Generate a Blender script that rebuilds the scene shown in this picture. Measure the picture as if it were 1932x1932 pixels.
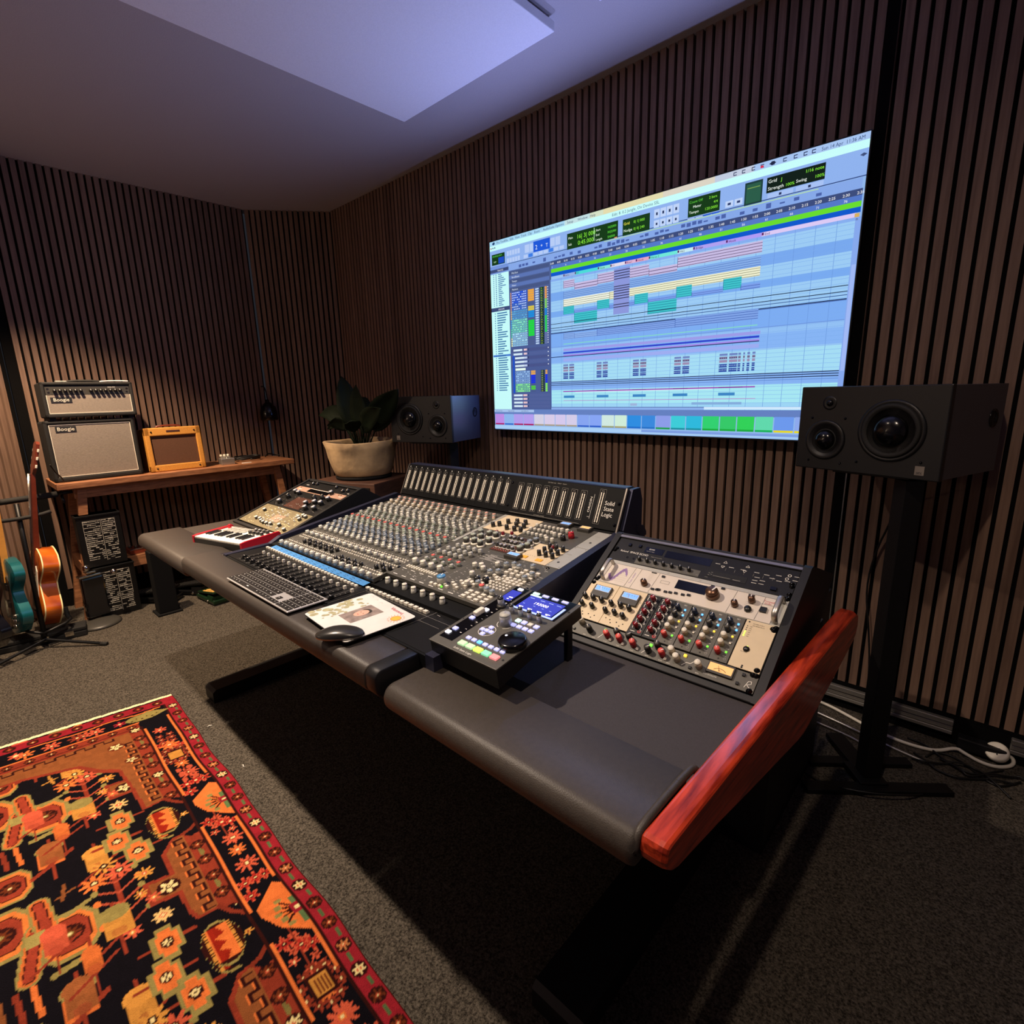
import bpy, bmesh, math, random
import numpy as np
from mathutils import Matrix, Vector, Euler
random.seed(7)
PI = math.pi
for o in list(bpy.data.objects):
    bpy.data.objects.remove(o)
S = bpy.context.scene
COL = S.collection
# ------------------------------------------------------------------ camera
cam = bpy.data.cameras.new('camera')
cam.sensor_width = 36.0
cam.lens = 993.0 / 1932.0 * 36.0
cam.clip_start = 0.02
co = bpy.data.objects.new('camera', cam)
COL.objects.link(co)
XR = Vector((0.73581344, 0.67672926, -0.02482109))
YD = Vector((0.1317775, -0.17904297, -0.97497605))
ZF = Vector((-0.66423886, 0.71412963, -0.22091992))
mw = Matrix.Identity(4)
for i in range(3):
    mw[i][0] = XR[i]
    mw[i][1] = -YD[i]
    mw[i][2] = -ZF[i]
mw.translation = Vector((0, -2.4, 1.34))
co.matrix_world = mw
S.camera = co
# ------------------------------------------------------------------ world, lamps, exposure
w = bpy.data.worlds.new('world')
S.world = w
w.use_nodes = True
w.node_tree.nodes['Background'].inputs[0].default_value = (0.75, 0.8, 1, 1)
w.node_tree.nodes['Background'].inputs[1].default_value = 0.02
vs = S.view_settings
vs.view_transform = 'Standard'
vs.look = 'None'
vs.gamma = 1.0
vs.use_curve_mapping = False
vs.exposure = 0.0


def spot(name, loc, target, watt, color, angle, blend, rad):
    l = bpy.data.lights.new(name, 'SPOT')
    l.energy = watt
    l.color = color
    l.spot_size = math.radians(angle)
    l.spot_blend = blend
    l.shadow_soft_size = rad
    o = bpy.data.objects.new(name, l)
    COL.objects.link(o)
    o.location = loc
    o.rotation_euler = (Vector(target) - Vector(loc)).to_track_quat('-Z', 'Y').to_euler()
    return o


spot('ceiling_downlight', (-3.55, -2.1, 2.7), (-3.50, -2.0, 0), 400, (1.0, 0.72, 0.47), 98, 0.6, 0.03)
spot('ceiling_downlight', (-1.85, -2.1, 2.7), (-1.70, -1.9, 0), 310, (1.0, 0.80, 0.62), 112, 0.75, 0.03)
spot('ceiling_downlight', (-0.15, -2.1, 2.7), (-0.15, -1.7, 0), 60, (1.0, 0.78, 0.60), 150, 0.9, 0.03)
for _x, _t in ((-1.9, (-2.1, -1.0, 2.25)), (-1.33, (-1.33, -1.0, 2.25)), (-0.76, (-0.76, -1.0, 2.25))):
    spot('added_screen_glow', (_x, -0.075, 1.75), _t, 20, (0.40, 0.45, 1.0), 146, 0.6, 0.004)  # added blue spots, strengthening the screen's own weak light on the ceiling
spot('added_screen_glow', (-2.12, -0.072, 1.42), (-2.36, -0.25, 1.24), 5.0, (0.16, 0.27, 1.0), 90, 0.7, 0.004)  # added spot that turns the left loudspeaker's side blue
_l = bpy.data.lights.new('warm_fill', 'POINT')  # added fill out of view, warms the ceiling and left side
_l.energy = 20
_l.color = (1.0, 0.72, 0.48)
_l.shadow_soft_size = 0.12
_o = bpy.data.objects.new('warm_fill', _l)
COL.objects.link(_o)
_o.location = (-3.3, -4.3, 1.7)


# ------------------------------------------------------------------ materials
def lin(c):
    c = c / 255.0
    return c / 12.92 if c <= 0.04045 else ((c + 0.055) / 1.055) ** 2.4


def rgb(h):
    if isinstance(h, tuple):
        return tuple(h)
    return tuple(lin(int(h[i:i + 2], 16)) for i in (0, 2, 4))


MATS = {}


def mat(name, color=None, rough=0.5, metal=0.0, em=0.0, noise=0.0, nscale=40.0, bump=0.0, bscale=200.0,
        stretch=(1, 1, 1), c2=None, spec=0.5, coat=0.0, sheen=0.0):
    if name in MATS:
        return MATS[name]
    m = bpy.data.materials.new(name)
    m.use_nodes = True
    nt = m.node_tree
    b = nt.nodes['Principled BSDF']
    col = rgb(color)
    b.inputs['Base Color'].default_value = (*col, 1)
    b.inputs['Roughness'].default_value = rough
    b.inputs['Metallic'].default_value = metal
    b.inputs['Specular IOR Level'].default_value = spec
    if coat:
        b.inputs['Coat Weight'].default_value = coat
        b.inputs['Coat Roughness'].default_value = 0.12
    if sheen:
        b.inputs['Sheen Weight'].default_value = sheen
    if em:
        b.inputs['Emission Color'].default_value = (*col, 1)
        b.inputs['Emission Strength'].default_value = em
    tc = mp = None
    if noise or bump:
        tc = nt.nodes.new('ShaderNodeTexCoord')
        mp = nt.nodes.new('ShaderNodeMapping')
        mp.inputs['Scale'].default_value = stretch
        nt.links.new(tc.outputs['Object'], mp.inputs[0])
    if noise:
        n = nt.nodes.new('ShaderNodeTexNoise')
        n.inputs['Scale'].default_value = nscale
        n.inputs['Detail'].default_value = 4
        nt.links.new(mp.outputs[0], n.inputs[0])
        r = nt.nodes.new('ShaderNodeValToRGB')
        r.color_ramp.elements[0].position = 0.3
        r.color_ramp.elements[1].position = 0.7
        d = rgb(c2) if c2 else tuple(x * (1 - noise) for x in col)
        r.color_ramp.elements[0].color = (*d, 1)
        r.color_ramp.elements[1].color = (*[min(1, x * (1 + noise * 0.6)) for x in col], 1)
        nt.links.new(n.outputs['Fac'], r.inputs[0])
        nt.links.new(r.outputs[0], b.inputs['Base Color'])
    if bump:
        n2 = nt.nodes.new('ShaderNodeTexNoise')
        n2.inputs['Scale'].default_value = bscale
        n2.inputs['Detail'].default_value = 3
        nt.links.new(mp.outputs[0], n2.inputs[0])
        bp = nt.nodes.new('ShaderNodeBump')
        bp.inputs['Strength'].default_value = bump
        bp.inputs['Distance'].default_value = 0.004
        nt.links.new(n2.outputs['Fac'], bp.inputs['Height'])
        nt.links.new(bp.outputs[0], b.inputs['Normal'])
    MATS[name] = m
    return m


def attr_mat(name, emission=False, strength=1.0, rough=0.9, bump=0.0):
    m = bpy.data.materials.new(name)
    m.use_nodes = True
    nt = m.node_tree
    b = nt.nodes['Principled BSDF']
    a = nt.nodes.new('ShaderNodeAttribute')
    a.attribute_name = 'paint'
    b.inputs['Roughness'].default_value = rough
    b.inputs['Specular IOR Level'].default_value = 0.08
    if emission:
        b.inputs['Base Color'].default_value = (0.01, 0.01, 0.012, 1)
        b.inputs['Roughness'].default_value = 0.25
        nt.links.new(a.outputs['Color'], b.inputs['Emission Color'])
        b.inputs['Emission Strength'].default_value = strength
    else:
        nt.links.new(a.outputs['Color'], b.inputs['Base Color'])
    if bump:
        tc = nt.nodes.new('ShaderNodeTexCoord')
        n = nt.nodes.new('ShaderNodeTexNoise')
        n.inputs['Scale'].default_value = 350
        bp = nt.nodes.new('ShaderNodeBump')
        bp.inputs['Strength'].default_value = bump
        bp.inputs['Distance'].default_value = 0.005
        nt.links.new(tc.outputs['Object'], n.inputs[0])
        nt.links.new(n.outputs['Fac'], bp.inputs['Height'])
        nt.links.new(bp.outputs[0], b.inputs['Normal'])
        mx = nt.nodes.new('ShaderNodeMixRGB')
        mx.blend_type = 'MULTIPLY'
        mx.inputs[0].default_value = 0.35
        nt.links.new(a.outputs['Color'], mx.inputs[1])
        nt.links.new(n.outputs['Fac'], mx.inputs[2])
        nt.links.new(mx.outputs[0], b.inputs['Base Color'])
    MATS[name] = m
    return m


# wood slat panelling: tone changes from slat to slat, fine vertical grain
def slat_mat():
    m = bpy.data.materials.new('walnut_slat')
    m.use_nodes = True
    nt = m.node_tree
    b = nt.nodes['Principled BSDF']
    b.inputs['Roughness'].default_value = 0.62
    b.inputs['Specular IOR Level'].default_value = 0.3
    tc = nt.nodes.new('ShaderNodeTexCoord')
    mp = nt.nodes.new('ShaderNodeMapping')
    mp.inputs['Scale'].default_value = (1, 1, 0.06)
    n = nt.nodes.new('ShaderNodeTexNoise')
    n.inputs['Scale'].default_value = 90
    n.inputs['Detail'].default_value = 5
    n2 = nt.nodes.new('ShaderNodeTexNoise')
    n2.inputs['Scale'].default_value = 16
    n2.inputs['Detail'].default_value = 1
    mp2 = nt.nodes.new('ShaderNodeMapping')
    mp2.inputs['Scale'].default_value = (1, 1, 0.02)
    add = nt.nodes.new('ShaderNodeMath')
    add.operation = 'ADD'
    r = nt.nodes.new('ShaderNodeValToRGB')
    r.color_ramp.elements[0].position = 0.75
    r.color_ramp.elements[1].position = 1.25
    r.color_ramp.elements[0].color = (0.140, 0.083, 0.060, 1)
    r.color_ramp.elements[1].color = (0.245, 0.152, 0.108, 1)
    r.color_ramp.elements[0].position = 0.35
    r.color_ramp.elements[1].position = 0.65
    mul = nt.nodes.new('ShaderNodeMath')
    mul.operation = 'MULTIPLY'
    mul.inputs[1].default_value = 0.5
    nt.links.new(tc.outputs['Object'], mp.inputs[0])
    nt.links.new(tc.outputs['Object'], mp2.inputs[0])
    nt.links.new(mp.outputs[0], n.inputs[0])
    nt.links.new(mp2.outputs[0], n2.inputs[0])
    nt.links.new(n.outputs['Fac'], add.inputs[0])
    nt.links.new(n2.outputs['Fac'], add.inputs[1])
    nt.links.new(add.outputs[0], mul.inputs[0])
    nt.links.new(mul.outputs[0], r.inputs[0])
    nt.links.new(r.outputs[0], b.inputs['Base Color'])
    MATS['walnut_slat'] = m
    return m


def carpet_mat():
    m = bpy.data.materials.new('carpet')
    m.use_nodes = True
    nt = m.node_tree
    b = nt.nodes['Principled BSDF']
    b.inputs['Roughness'].default_value = 1.0
    b.inputs['Specular IOR Level'].default_value = 0.1
    tc = nt.nodes.new('ShaderNodeTexCoord')
    n = nt.nodes.new('ShaderNodeTexNoise')
    n.inputs['Scale'].default_value = 170
    n.inputs['Detail'].default_value = 6
    n.inputs['Roughness'].default_value = 0.7
    r = nt.nodes.new('ShaderNodeValToRGB')
    r.color_ramp.elements[0].position = 0.38
    r.color_ramp.elements[0].color = (0.024, 0.020, 0.016, 1)
    r.color_ramp.elements[1].position = 0.68
    r.color_ramp.elements[1].color = (0.195, 0.168, 0.136, 1)
    bp = nt.nodes.new('ShaderNodeBump')
    bp.inputs['Strength'].default_value = 0.8
    bp.inputs['Distance'].default_value = 0.01
    nt.links.new(tc.outputs['Object'], n.inputs[0])
    nt.links.new(n.outputs['Fac'], r.inputs[0])
    nt.links.new(r.outputs[0], b.inputs['Base Color'])
    nt.links.new(n.outputs['Fac'], bp.inputs['Height'])
    nt.links.new(bp.outputs[0], b.inputs['Normal'])
    MATS['carpet'] = m
    return m


slat_mat()
carpet_mat()
mat('felt', '0b0a0b', 0.95, spec=0.1)
mat('ceiling_paint', 'b0abb0', 0.95, spec=0.1, noise=0.08, nscale=260, bump=0.25, bscale=260)
mat('cloud_fabric', 'e2e2ea', 0.95, spec=0.1, noise=0.05, nscale=220)
mat('alu', 'b8b4ae', 0.35, 0.8)
mat('black_metal', '111113', 0.45, 0.3, noise=0.2, nscale=60)
mat('black_plastic', '141416', 0.42, noise=0.15, nscale=80)
mat('black_gloss', '08080a', 0.18)
mat('gloss_screw', '2a2a2c', 0.2, 0.9)
mat('dark_screen', '0c0d16', 0.12)
mat('leather', '443e39', 0.46, noise=0.12, nscale=120, bump=0.15, bscale=500, spec=0.35)
mat('desk_mat', '403d40', 0.75, noise=0.1, nscale=300, bump=0.2, bscale=700, spec=0.25)
mat('desk_steel', '1b1b1e', 0.5, 0.3, noise=0.15, nscale=40)
mat('speaker_lacquer', '6a6a72', 0.42, 0.8)
mat('under_black', '0c0c0e', 0.8, spec=0.2)
mat('red_wood', 'c24022', 0.28, noise=0.45, nscale=14, stretch=(6, 0.7, 9), c2='6e160c', coat=0.25)
mat('bench_wood', 'a5714e', 0.5, noise=0.3, nscale=12, stretch=(8, 1, 8), c2='7c5036')
mat('box_wood', '4e3226', 0.55, noise=0.3, nscale=10, stretch=(1, 1, 6), c2='38221a')
mat('console_face', '57554f', 0.5, 0.2, noise=0.08, nscale=60)
mat('console_dark', '0c0d0f', 0.6, 0.0, noise=0.15, nscale=60, spec=0.15)
mat('console_bluelit', '3c3e54', 0.38, 0.6, noise=0.1, nscale=40)  # dark grey with the screen's blue light put into its colour
mat('silver', 'b9b5ac', 0.4, 0.6, noise=0.06, nscale=50)
mat('steel_edge', 'a9a29a', 0.3, 0.9)
mat('cream', 'dcc9a8', 0.5, noise=0.05, nscale=30)
mat('offwhite', 'd9cfc4', 0.5, noise=0.04, nscale=30)
mat('grey_plate', 'b3b2ab', 0.45, 0.2, noise=0.05, nscale=30)
mat('knob_grey', 'b2b2ab', 0.45)
mat('knob_light', 'ebe4d4', 0.45)
mat('knob_body', '7f7f7b', 0.5)
mat('knob_cream', 'cdc0a8', 0.45)
mat('knob_green', 'a2ab9e', 0.45)
mat('knob_bluegrey', '7f8b98', 0.45)
mat('knob_black', '151516', 0.35)
mat('knob_dark', '3c3a36', 0.4)
mat('knob_red', 'b81f2c', 0.35)
mat('knob_darkred', '7d0c1c', 0.25, coat=0.5)
mat('cap_red', 'e35a52', 0.45)
mat('cap_pink', 'e0a89a', 0.45)
mat('cap_blue', '4f8fc4', 0.45)
mat('knob_navy', '1c2436', 0.35)
mat('knob_bronze', '6b4e3c', 0.3, 0.7)
mat('knob_silver', 'b4b5bd', 0.35, 0.35)
mat('print_grey', 'c4bfb4', 0.6)
mat('white_mark', 'ece8e0', 0.6)
mat('grey_mark', '9c9890', 0.6)
mat('white_btn', 'e6dfd0', 0.45)
mat('tape_blue', '3f86c9', 0.7, noise=0.08, nscale=60)
mat('ink', '10131c', 0.8)
mat('red_plastic', 'c4152c', 0.35)
mat('olive', '7d7358', 0.5, 0.2, noise=0.12, nscale=40)
mat('tan_plate', 'c09a86', 0.4, 0.3)
mat('tolex', '131212', 0.75, bump=0.4, bscale=500)
mat('grille', '8c8176', 0.85, noise=0.3, nscale=380, stretch=(1, 0.25, 2), bump=0.3, bscale=500)
mat('piping', 'e9e2d2', 0.6)
mat('tweed', 'cf8f3a', 0.65, noise=0.2, nscale=200, stretch=(1, 1, 1), bump=0.2, bscale=400)
mat('brown_grille', '5e3c28', 0.85, noise=0.35, nscale=350)
mat('concrete', 'b89c76', 0.9, noise=0.3, nscale=9, c2='8a745a', bump=0.5, bscale=30)
mat('leaf', '141f10', 0.7, noise=0.3, nscale=12, spec=0.2)
mat('soil', '1a120c', 0.95)
mat('chrome', 'd8d4cc', 0.12, 1.0)
mat('gold', 'd8b46a', 0.25, 1.0)
mat('amber', 'c9691c', 0.2, noise=0.5, nscale=6, c2='8a3410', coat=0.8)
mat('maple', 'd99a4a', 0.35, noise=0.15, nscale=20, coat=0.4)
mat('rosewood', '4a2a20', 0.4, noise=0.3, nscale=30, stretch=(1, 1, 0.1))
mat('mahogany', '6e2c1a', 0.35, noise=0.3, nscale=20, coat=0.3)
mat('binding', 'f0e2ac', 0.4)
mat('teal', '1c6a72', 0.22, 0.4, coat=0.8)
mat('guitar_black', '0c0d14', 0.15, coat=0.8)
mat('pickguard', '1a1a1c', 0.25)
mat('rubber', '1c1b1a', 0.8)
mat('white_cable', 'e8e2d4', 0.4)
mat('black_cable', '0d0d0e', 0.5)
mat('wah_green', '16301c', 0.35, 0.2)
mat('wah_gold', 'e2b25c', 0.5)
mat('wah_black', '0f0f10', 0.3)
mat('paper', 'd9d6d0', 0.85, noise=0.06, nscale=20)
mat('print_green', 'a9a47e', 0.85, noise=0.3, nscale=60)
mat('print_photo', '94847c', 0.85, noise=0.4, nscale=50)
mat('print_skin', 'd9a690', 0.85)
mat('print_red', 'c8485a', 0.85)
mat('print_sun', 'f0b040', 0.85)
mat('print_orange', 'e58a50', 0.85)
mat('print_purple', '9a7cb4', 0.6)
mat('kbd_silver', 'cfccca', 0.35, 0.5)
mat('key_black', '1b1614', 0.5)
mat('key_white', 'efe9dc', 0.4)
mat('mouse_black', '2c2b29', 0.3)
mat('selvage', 'e9dfae', 0.9, bump=0.5, bscale=300)
mat('rug_edge', '3d1a0c', 0.95)
mat('lcd_blue', '3038a0', 0.3, em=0.8)
mat('lcd_pale', '9fb4f0', 0.3, em=0.9)
mat('led_white', 'f4f2ff', 0.3, em=1.1)
mat('led_lilac', 'b4b6f0', 0.3, em=0.9)
mat('led_mint', 'c8f0e0', 0.3, em=1.1)
mat('led_green', '70e040', 0.3, em=1.2)
mat('led_pgreen', 'b4e0a8', 0.3, em=0.8)
mat('led_lime', 'd0f060', 0.3, em=1.1)
mat('led_sea', '80e0a8', 0.3, em=0.9)
mat('led_pink', 'f08a8a', 0.3, em=0.9)
mat('led_yellow', 'f8c840', 0.3, em=1.2)
mat('led_blue', '60b0ff', 0.3, em=1.5)
mat('vu_face', '6f9fe8', 0.3, em=0.8)
mat('vu_amber', 'e8b070', 0.3, em=0.7)


# ------------------------------------------------------------------ mesh building
class MB:
    """collects shapes (in the current frame) into ONE mesh object"""

    def __init__(s, frame=None):
        s.v = []
        s.f = []
        s.fm = []
        s.sm = []
        s.mats = []
        s.cur = 0
        s.F = frame.copy() if frame else Matrix.Identity(4)
        s.st = []

    def m(s, name):
        if name not in s.mats:
            s.mats.append(name)
        s.cur = s.mats.index(name)
        return s

    def push(s, M):
        s.st.append(s.F)
        s.F = s.F @ M
        return s

    def pop(s):
        s.F = s.st.pop()
        return s

    def add(s, vs, fs, smooth=False):
        n = len(s.v)
        F = s.F
        s.v += [F @ Vector(p) for p in vs]
        for f in fs:
            s.f.append([n + i for i in f])
            s.fm.append(s.cur)
            s.sm.append(smooth)
        return s

    def box(s, a, b, bev=0.0):
        x0, y0, z0 = [min(a[i], b[i]) for i in range(3)]
        x1, y1, z1 = [max(a[i], b[i]) for i in range(3)]
        if bev > 0:
            bm = bmesh.new()
            bmesh.ops.create_cube(bm, size=1.0)
            for v in bm.verts:
                v.co = Vector((x0 if v.co.x < 0 else x1, y0 if v.co.y < 0 else y1, z0 if v.co.z < 0 else z1))
            bmesh.ops.bevel(bm, geom=list(bm.edges), offset=bev, segments=2, affect='EDGES', profile=0.5)
            bm.verts.ensure_lookup_table()
            s.add([tuple(v.co) for v in bm.verts], [[v.index for v in f.verts] for f in bm.faces], False)
            bm.free()
            return s
        vs = [(x0, y0, z0), (x1, y0, z0), (x1, y1, z0), (x0, y1, z0), (x0, y0, z1), (x1, y0, z1), (x1, y1, z1), (x0, y1, z1)]
        return s.add(vs, [(0, 3, 2, 1), (4, 5, 6, 7), (0, 1, 5, 4), (1, 2, 6, 5), (2, 3, 7, 6), (3, 0, 4, 7)])

    def lathe(s, prof, n=16, smooth=True, arc=2 * PI):
        vs, fs = [], []
        full = abs(arc - 2 * PI) < 1e-6
        m = n if full else n + 1
        for r, z in prof:
            for i in range(m):
                a = arc * i / n
                vs.append((r * math.cos(a), r * math.sin(a), z))
        for k in range(len(prof) - 1):
            for i in range(n):
                j = (i + 1) % m
                fs.append((k * m + i, k * m + j, (k + 1) * m + j, (k + 1) * m + i))
        if full:
            if prof[0][0] > 1e-6:
                fs.append(tuple(range(m - 1, -1, -1)))
            if prof[-1][0] > 1e-6:
                fs.append(tuple((len(prof) - 1) * m + i for i in range(m)))
        return s.add(vs, fs, smooth)

    def cyl(s, p, q, r, n=12, r2=None):
        p = Vector(p)
        q = Vector(q)
        d = q - p
        M = Matrix.Translation(p) @ d.to_track_quat('Z', 'Y').to_matrix().to_4x4()
        s.push(M)
        r2 = r if r2 is None else r2
        s.lathe([(r, 0), (r2, d.length)], n)
        return s.pop()

    def tube(s, pts, r, n=8, smooth_pts=0):
        pts = [Vector(p) for p in pts]
        for _ in range(smooth_pts):
            q = [pts[0]]
            for a, b in zip(pts[:-1], pts[1:]):
                q += [a * 0.75 + b * 0.25, a * 0.25 + b * 0.75]
            q.append(pts[-1])
            pts = q
        vs, fs = [], []
        up = Vector((0, 0, 1))
        rr = r if isinstance(r, (list, tuple)) else [r] * len(pts)
        prev = None
        for i, p in enumerate(pts):
            t = (pts[min(i + 1, len(pts) - 1)] - pts[max(i - 1, 0)])
            t = t.normalized() if t.length > 1e-9 else Vector((0, 0, 1))
            if prev is None:
                a = t.orthogonal().normalized()
            else:
                a = (prev - t * prev.dot(t))
                a = a.normalized() if a.length > 1e-6 else t.orthogonal().normalized()
            prev = a
            b = t.cross(a)
            for k in range(n):
                an = 2 * PI * k / n
                ri = rr[min(i, len(rr) - 1)]
                vs.append(tuple(p + a * math.cos(an) * ri + b * math.sin(an) * ri))
        for i in range(len(pts) - 1):
            for k in range(n):
                j = (k + 1) % n
                fs.append((i * n + k, i * n + j, (i + 1) * n + j, (i + 1) * n + k))
        fs.append(tuple(range(n - 1, -1, -1)))
        fs.append(tuple((len(pts) - 1) * n + k for k in range(n)))
        return s.add(vs, fs, True)

    def prism(s, poly, z0, z1, smooth=False):
        """polygon in xy extruded along z"""
        n = len(poly)
        vs = [(x, y, z0) for x, y in poly] + [(x, y, z1) for x, y in poly]
        s.add(vs, [tuple(range(n - 1, -1, -1)), tuple(range(n, 2 * n))])
        return s.add(vs, [(i, (i + 1) % n, n + (i + 1) % n, n + i) for i in range(n)], smooth)

    def prismx(s, poly_yz, x0, x1):
        n = len(poly_yz)
        vs = [(x0, y, z) for y, z in poly_yz] + [(x1, y, z) for y, z in poly_yz]
        return s.add(vs, [tuple(range(n - 1, -1, -1)), tuple(range(n, 2 * n))] + [(i, (i + 1) % n, n + (i + 1) % n, n + i) for i in range(n)])

    def quad(s, u0, v0, u1, v1, h=0.0):
        return s.add([(u0, v0, h), (u1, v0, h), (u1, v1, h), (u0, v1, h)], [(0, 1, 2, 3)])

    def ring(s, u, v, r0, r1, h=0.0, n=20, a0=0, a1=2 * PI, z1=None):
        vs = []
        for i in range(n + 1):
            a = a0 + (a1 - a0) * i / n
            vs += [(u + r0 * math.cos(a), v + r0 * math.sin(a), h), (u + r1 * math.cos(a), v + r1 * math.sin(a), h)]
        return s.add(vs, [(2 * i, 2 * i + 1, 2 * i + 3, 2 * i + 2) for i in range(n)])

    def disc(s, u, v, r, h=0.0, n=14, ry=None):
        ry = ry or r
        return s.add([(u + r * math.cos(2 * PI * i / n), v + ry * math.sin(2 * PI * i / n), h) for i in range(n)], [tuple(range(n))])

    def line(s, pts, wd, h=0.0):
        for (a, b), (c, d) in zip(pts[:-1], pts[1:]):
            dx, dy = c - a, d - b
            L = math.hypot(dx, dy) or 1
            nx, ny = -dy / L * wd / 2, dx / L * wd / 2
            s.add([(a + nx, b + ny, h), (a - nx, b - ny, h), (c - nx, d - ny, h), (c + nx, d + ny, h)], [(0, 1, 2, 3)])
        return s

    def text(s, string, u, v, size, h=0.0008, rot=0.0, align='LEFT', sx=1.0):
        vs, fs = textgeo(string, align)
        s.push(Matrix.Translation((u, v, h)) @ Matrix.Rotation(rot, 4, 'Z') @ Matrix.Diagonal((size * sx, size, 1, 1)))
        s.add(vs, fs)
        return s.pop()

    def build(s, name, parent=None, label=None, sub=0, fix=True):
        me = bpy.data.meshes.new(name)
        if parent is None:
            xs = [p.x for p in s.v]
            ys = [p.y for p in s.v]
            zs = [p.z for p in s.v]
            base = Vector(((min(xs) + max(xs)) / 2, (min(ys) + max(ys)) / 2, min(zs)))
            inv = Matrix.Translation(-base)
        else:
            inv = WM[parent.name].inverted()
        me.from_pydata([tuple(inv @ p) for p in s.v], [], s.f)
        for n in s.mats:
            me.materials.append(MATS[n])
        me.polygons.foreach_set('material_index', s.fm)
        me.polygons.foreach_set('use_smooth', s.sm)
        me.validate()
        me.update()
        if fix:
            bm = bmesh.new()
            bm.from_mesh(me)
            bmesh.ops.recalc_face_normals(bm, faces=bm.faces)
            bm.to_mesh(me)
            bm.free()
        o = bpy.data.objects.new(name, me)
        COL.objects.link(o)
        if parent is None:
            o.location = base
            WM[o.name] = Matrix.Translation(base)
        else:
            o.parent = parent
            WM[o.name] = WM[parent.name].copy()
        if sub:
            md = o.modifiers.new('sub', 'SUBSURF')
            md.levels = sub
            md.render_levels = sub
        if label:
            o['label'] = label
        return o


WM = {}
_tc = {}


def textgeo(string, align):
    k = (string, align)
    if k not in _tc:
        cu = bpy.data.curves.new('t', 'FONT')
        cu.body = string
        cu.align_x = align
        cu.resolution_u = 2
        ob = bpy.data.objects.new('t', cu)
        COL.objects.link(ob)
        dg = bpy.context.evaluated_depsgraph_get()
        dg.update()
        me = bpy.data.meshes.new_from_object(ob.evaluated_get(dg))
        _tc[k] = ([tuple(v.co) for v in me.vertices], [tuple(p.vertices) for p in me.polygons])
        bpy.data.objects.remove(ob)
        bpy.data.meshes.remove(me)
        bpy.data.curves.remove(cu)
    return _tc[k]


def frame(O, U, V):
    U = Vector(U).normalized()
    V = Vector(V)
    V = (V - U * V.dot(U)).normalized()
    N = U.cross(V)
    M = Matrix.Identity(4)
    for i in range(3):
        M[i][0] = U[i]
        M[i][1] = V[i]
        M[i][2] = N[i]
        M[i][3] = O[i]
    return M


def thing(name, label, cat, M, group=None):
    o = bpy.data.objects.new(name, None)
    COL.objects.link(o)
    if not isinstance(M, Matrix):
        M = Matrix.Translation(Vector(M))
    o.matrix_world = M
    o.empty_display_size = 0.05
    WM[o.name] = M.copy()
    o['label'] = label
    o['category'] = cat
    if group:
        o['group'] = group
    return o


def tag(o, label, cat, group=None, kind=None):
    o['label'] = label
    o['category'] = cat
    if group:
        o['group'] = group
    if kind:
        o['kind'] = kind
    return o


def struct(o):
    o['kind'] = 'structure'
    return o


T = Matrix.Translation
RZ = lambda a: Matrix.Rotation(a, 4, 'Z')
RX = lambda a: Matrix.Rotation(a, 4, 'X')
RY = lambda a: Matrix.Rotation(a, 4, 'Y')


# ------------------------------------------------------------------ knobs and buttons
def knob_geo(b, r, h, body, cap, ang=0.0, skirt=None, mark='white_mark', n=14):
    z = 0.0
    if skirt:
        b.m(skirt)
        b.lathe([(r * 1.45, 0), (r * 1.4, h * 0.22), (r * 1.05, h * 0.28)], n)
        z = h * 0.2
    b.m(body)
    b.lathe([(r * 1.04, z), (r, h * 0.5), (r * 0.94, h * 0.86)], n)
    b.m(cap)
    b.lathe([(r * 0.95, h * 0.84), (r * 0.9, h), (0, h)], n)
    b.m(mark)
    b.push(RZ(ang))
    b.add([(-r * 0.1, r * 0.1, h * 1.02), (r * 0.1, r * 0.1, h * 1.02), (r * 0.1, r * 0.92, h * 1.02), (-r * 0.1, r * 0.92, h * 1.02)], [(0, 1, 2, 3)])
    b.pop()


def btn_geo(b, sx, sy, h, m_):
    b.m(m_)
    b.box((-sx / 2, -sy / 2, 0), (sx / 2, sy / 2, h), 0)


_kc = {}


class Panel:
    """places knobs / buttons on one thing; the ones nearest the camera are parts, the rest one stuff part"""

    def __init__(s, M, parent, name, limit=100):
        s.M = M
        s.p = parent
        s.name = name
        s.limit = limit
        s.items = []

    def add(s, u, v, fn, args, h=0.0, label=None):
        s.items.append((u, v, h, fn, args, label))

    def done(s, suffix=''):
        camp = Vector((0, -2.4, 1.34))
        its = sorted(s.items, key=lambda t: ((s.M @ Vector((t[0], t[1], t[2]))) - camp).length / max(1e-3, t[4][1] if len(t[4]) > 1 else .01))
        for u, v, h, fn, args, lab in its[:s.limit]:
            key = (fn.__name__, args)
            if key not in _kc:
                b = MB()
                fn(b, *args)
                o = b.build(s.name, s.p)
                me = o.data
                # geometry was made in world zero frame: redo in local space
                bpy.data.objects.remove(o)
                me2 = bpy.data.meshes.new(s.name)
                me2.from_pydata([tuple(p) for p in b.v], [], b.f)
                for n in b.mats:
                    me2.materials.append(MATS[n])
                me2.polygons.foreach_set('material_index', b.fm)
                me2.polygons.foreach_set('use_smooth', b.sm)
                me2.update()
                _kc[key] = me2
            o = bpy.data.objects.new(s.name, _kc[key])
            COL.objects.link(o)
            o.parent = s.p
            o.matrix_local = WM[s.p.name].inverted() @ s.M @ T((u, v, h))
            if lab:
                o['label'] = lab
        rest = its[s.limit:]
        if rest:
            b = MB(s.M)
            for u, v, h, fn, args, lab in rest:
                b.push(T((u, v, h)))
                fn(b, *args)
                b.pop()
            o = b.build(s.name, s.p, fix=False)
            o['kind'] = 'stuff'
            return o
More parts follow.
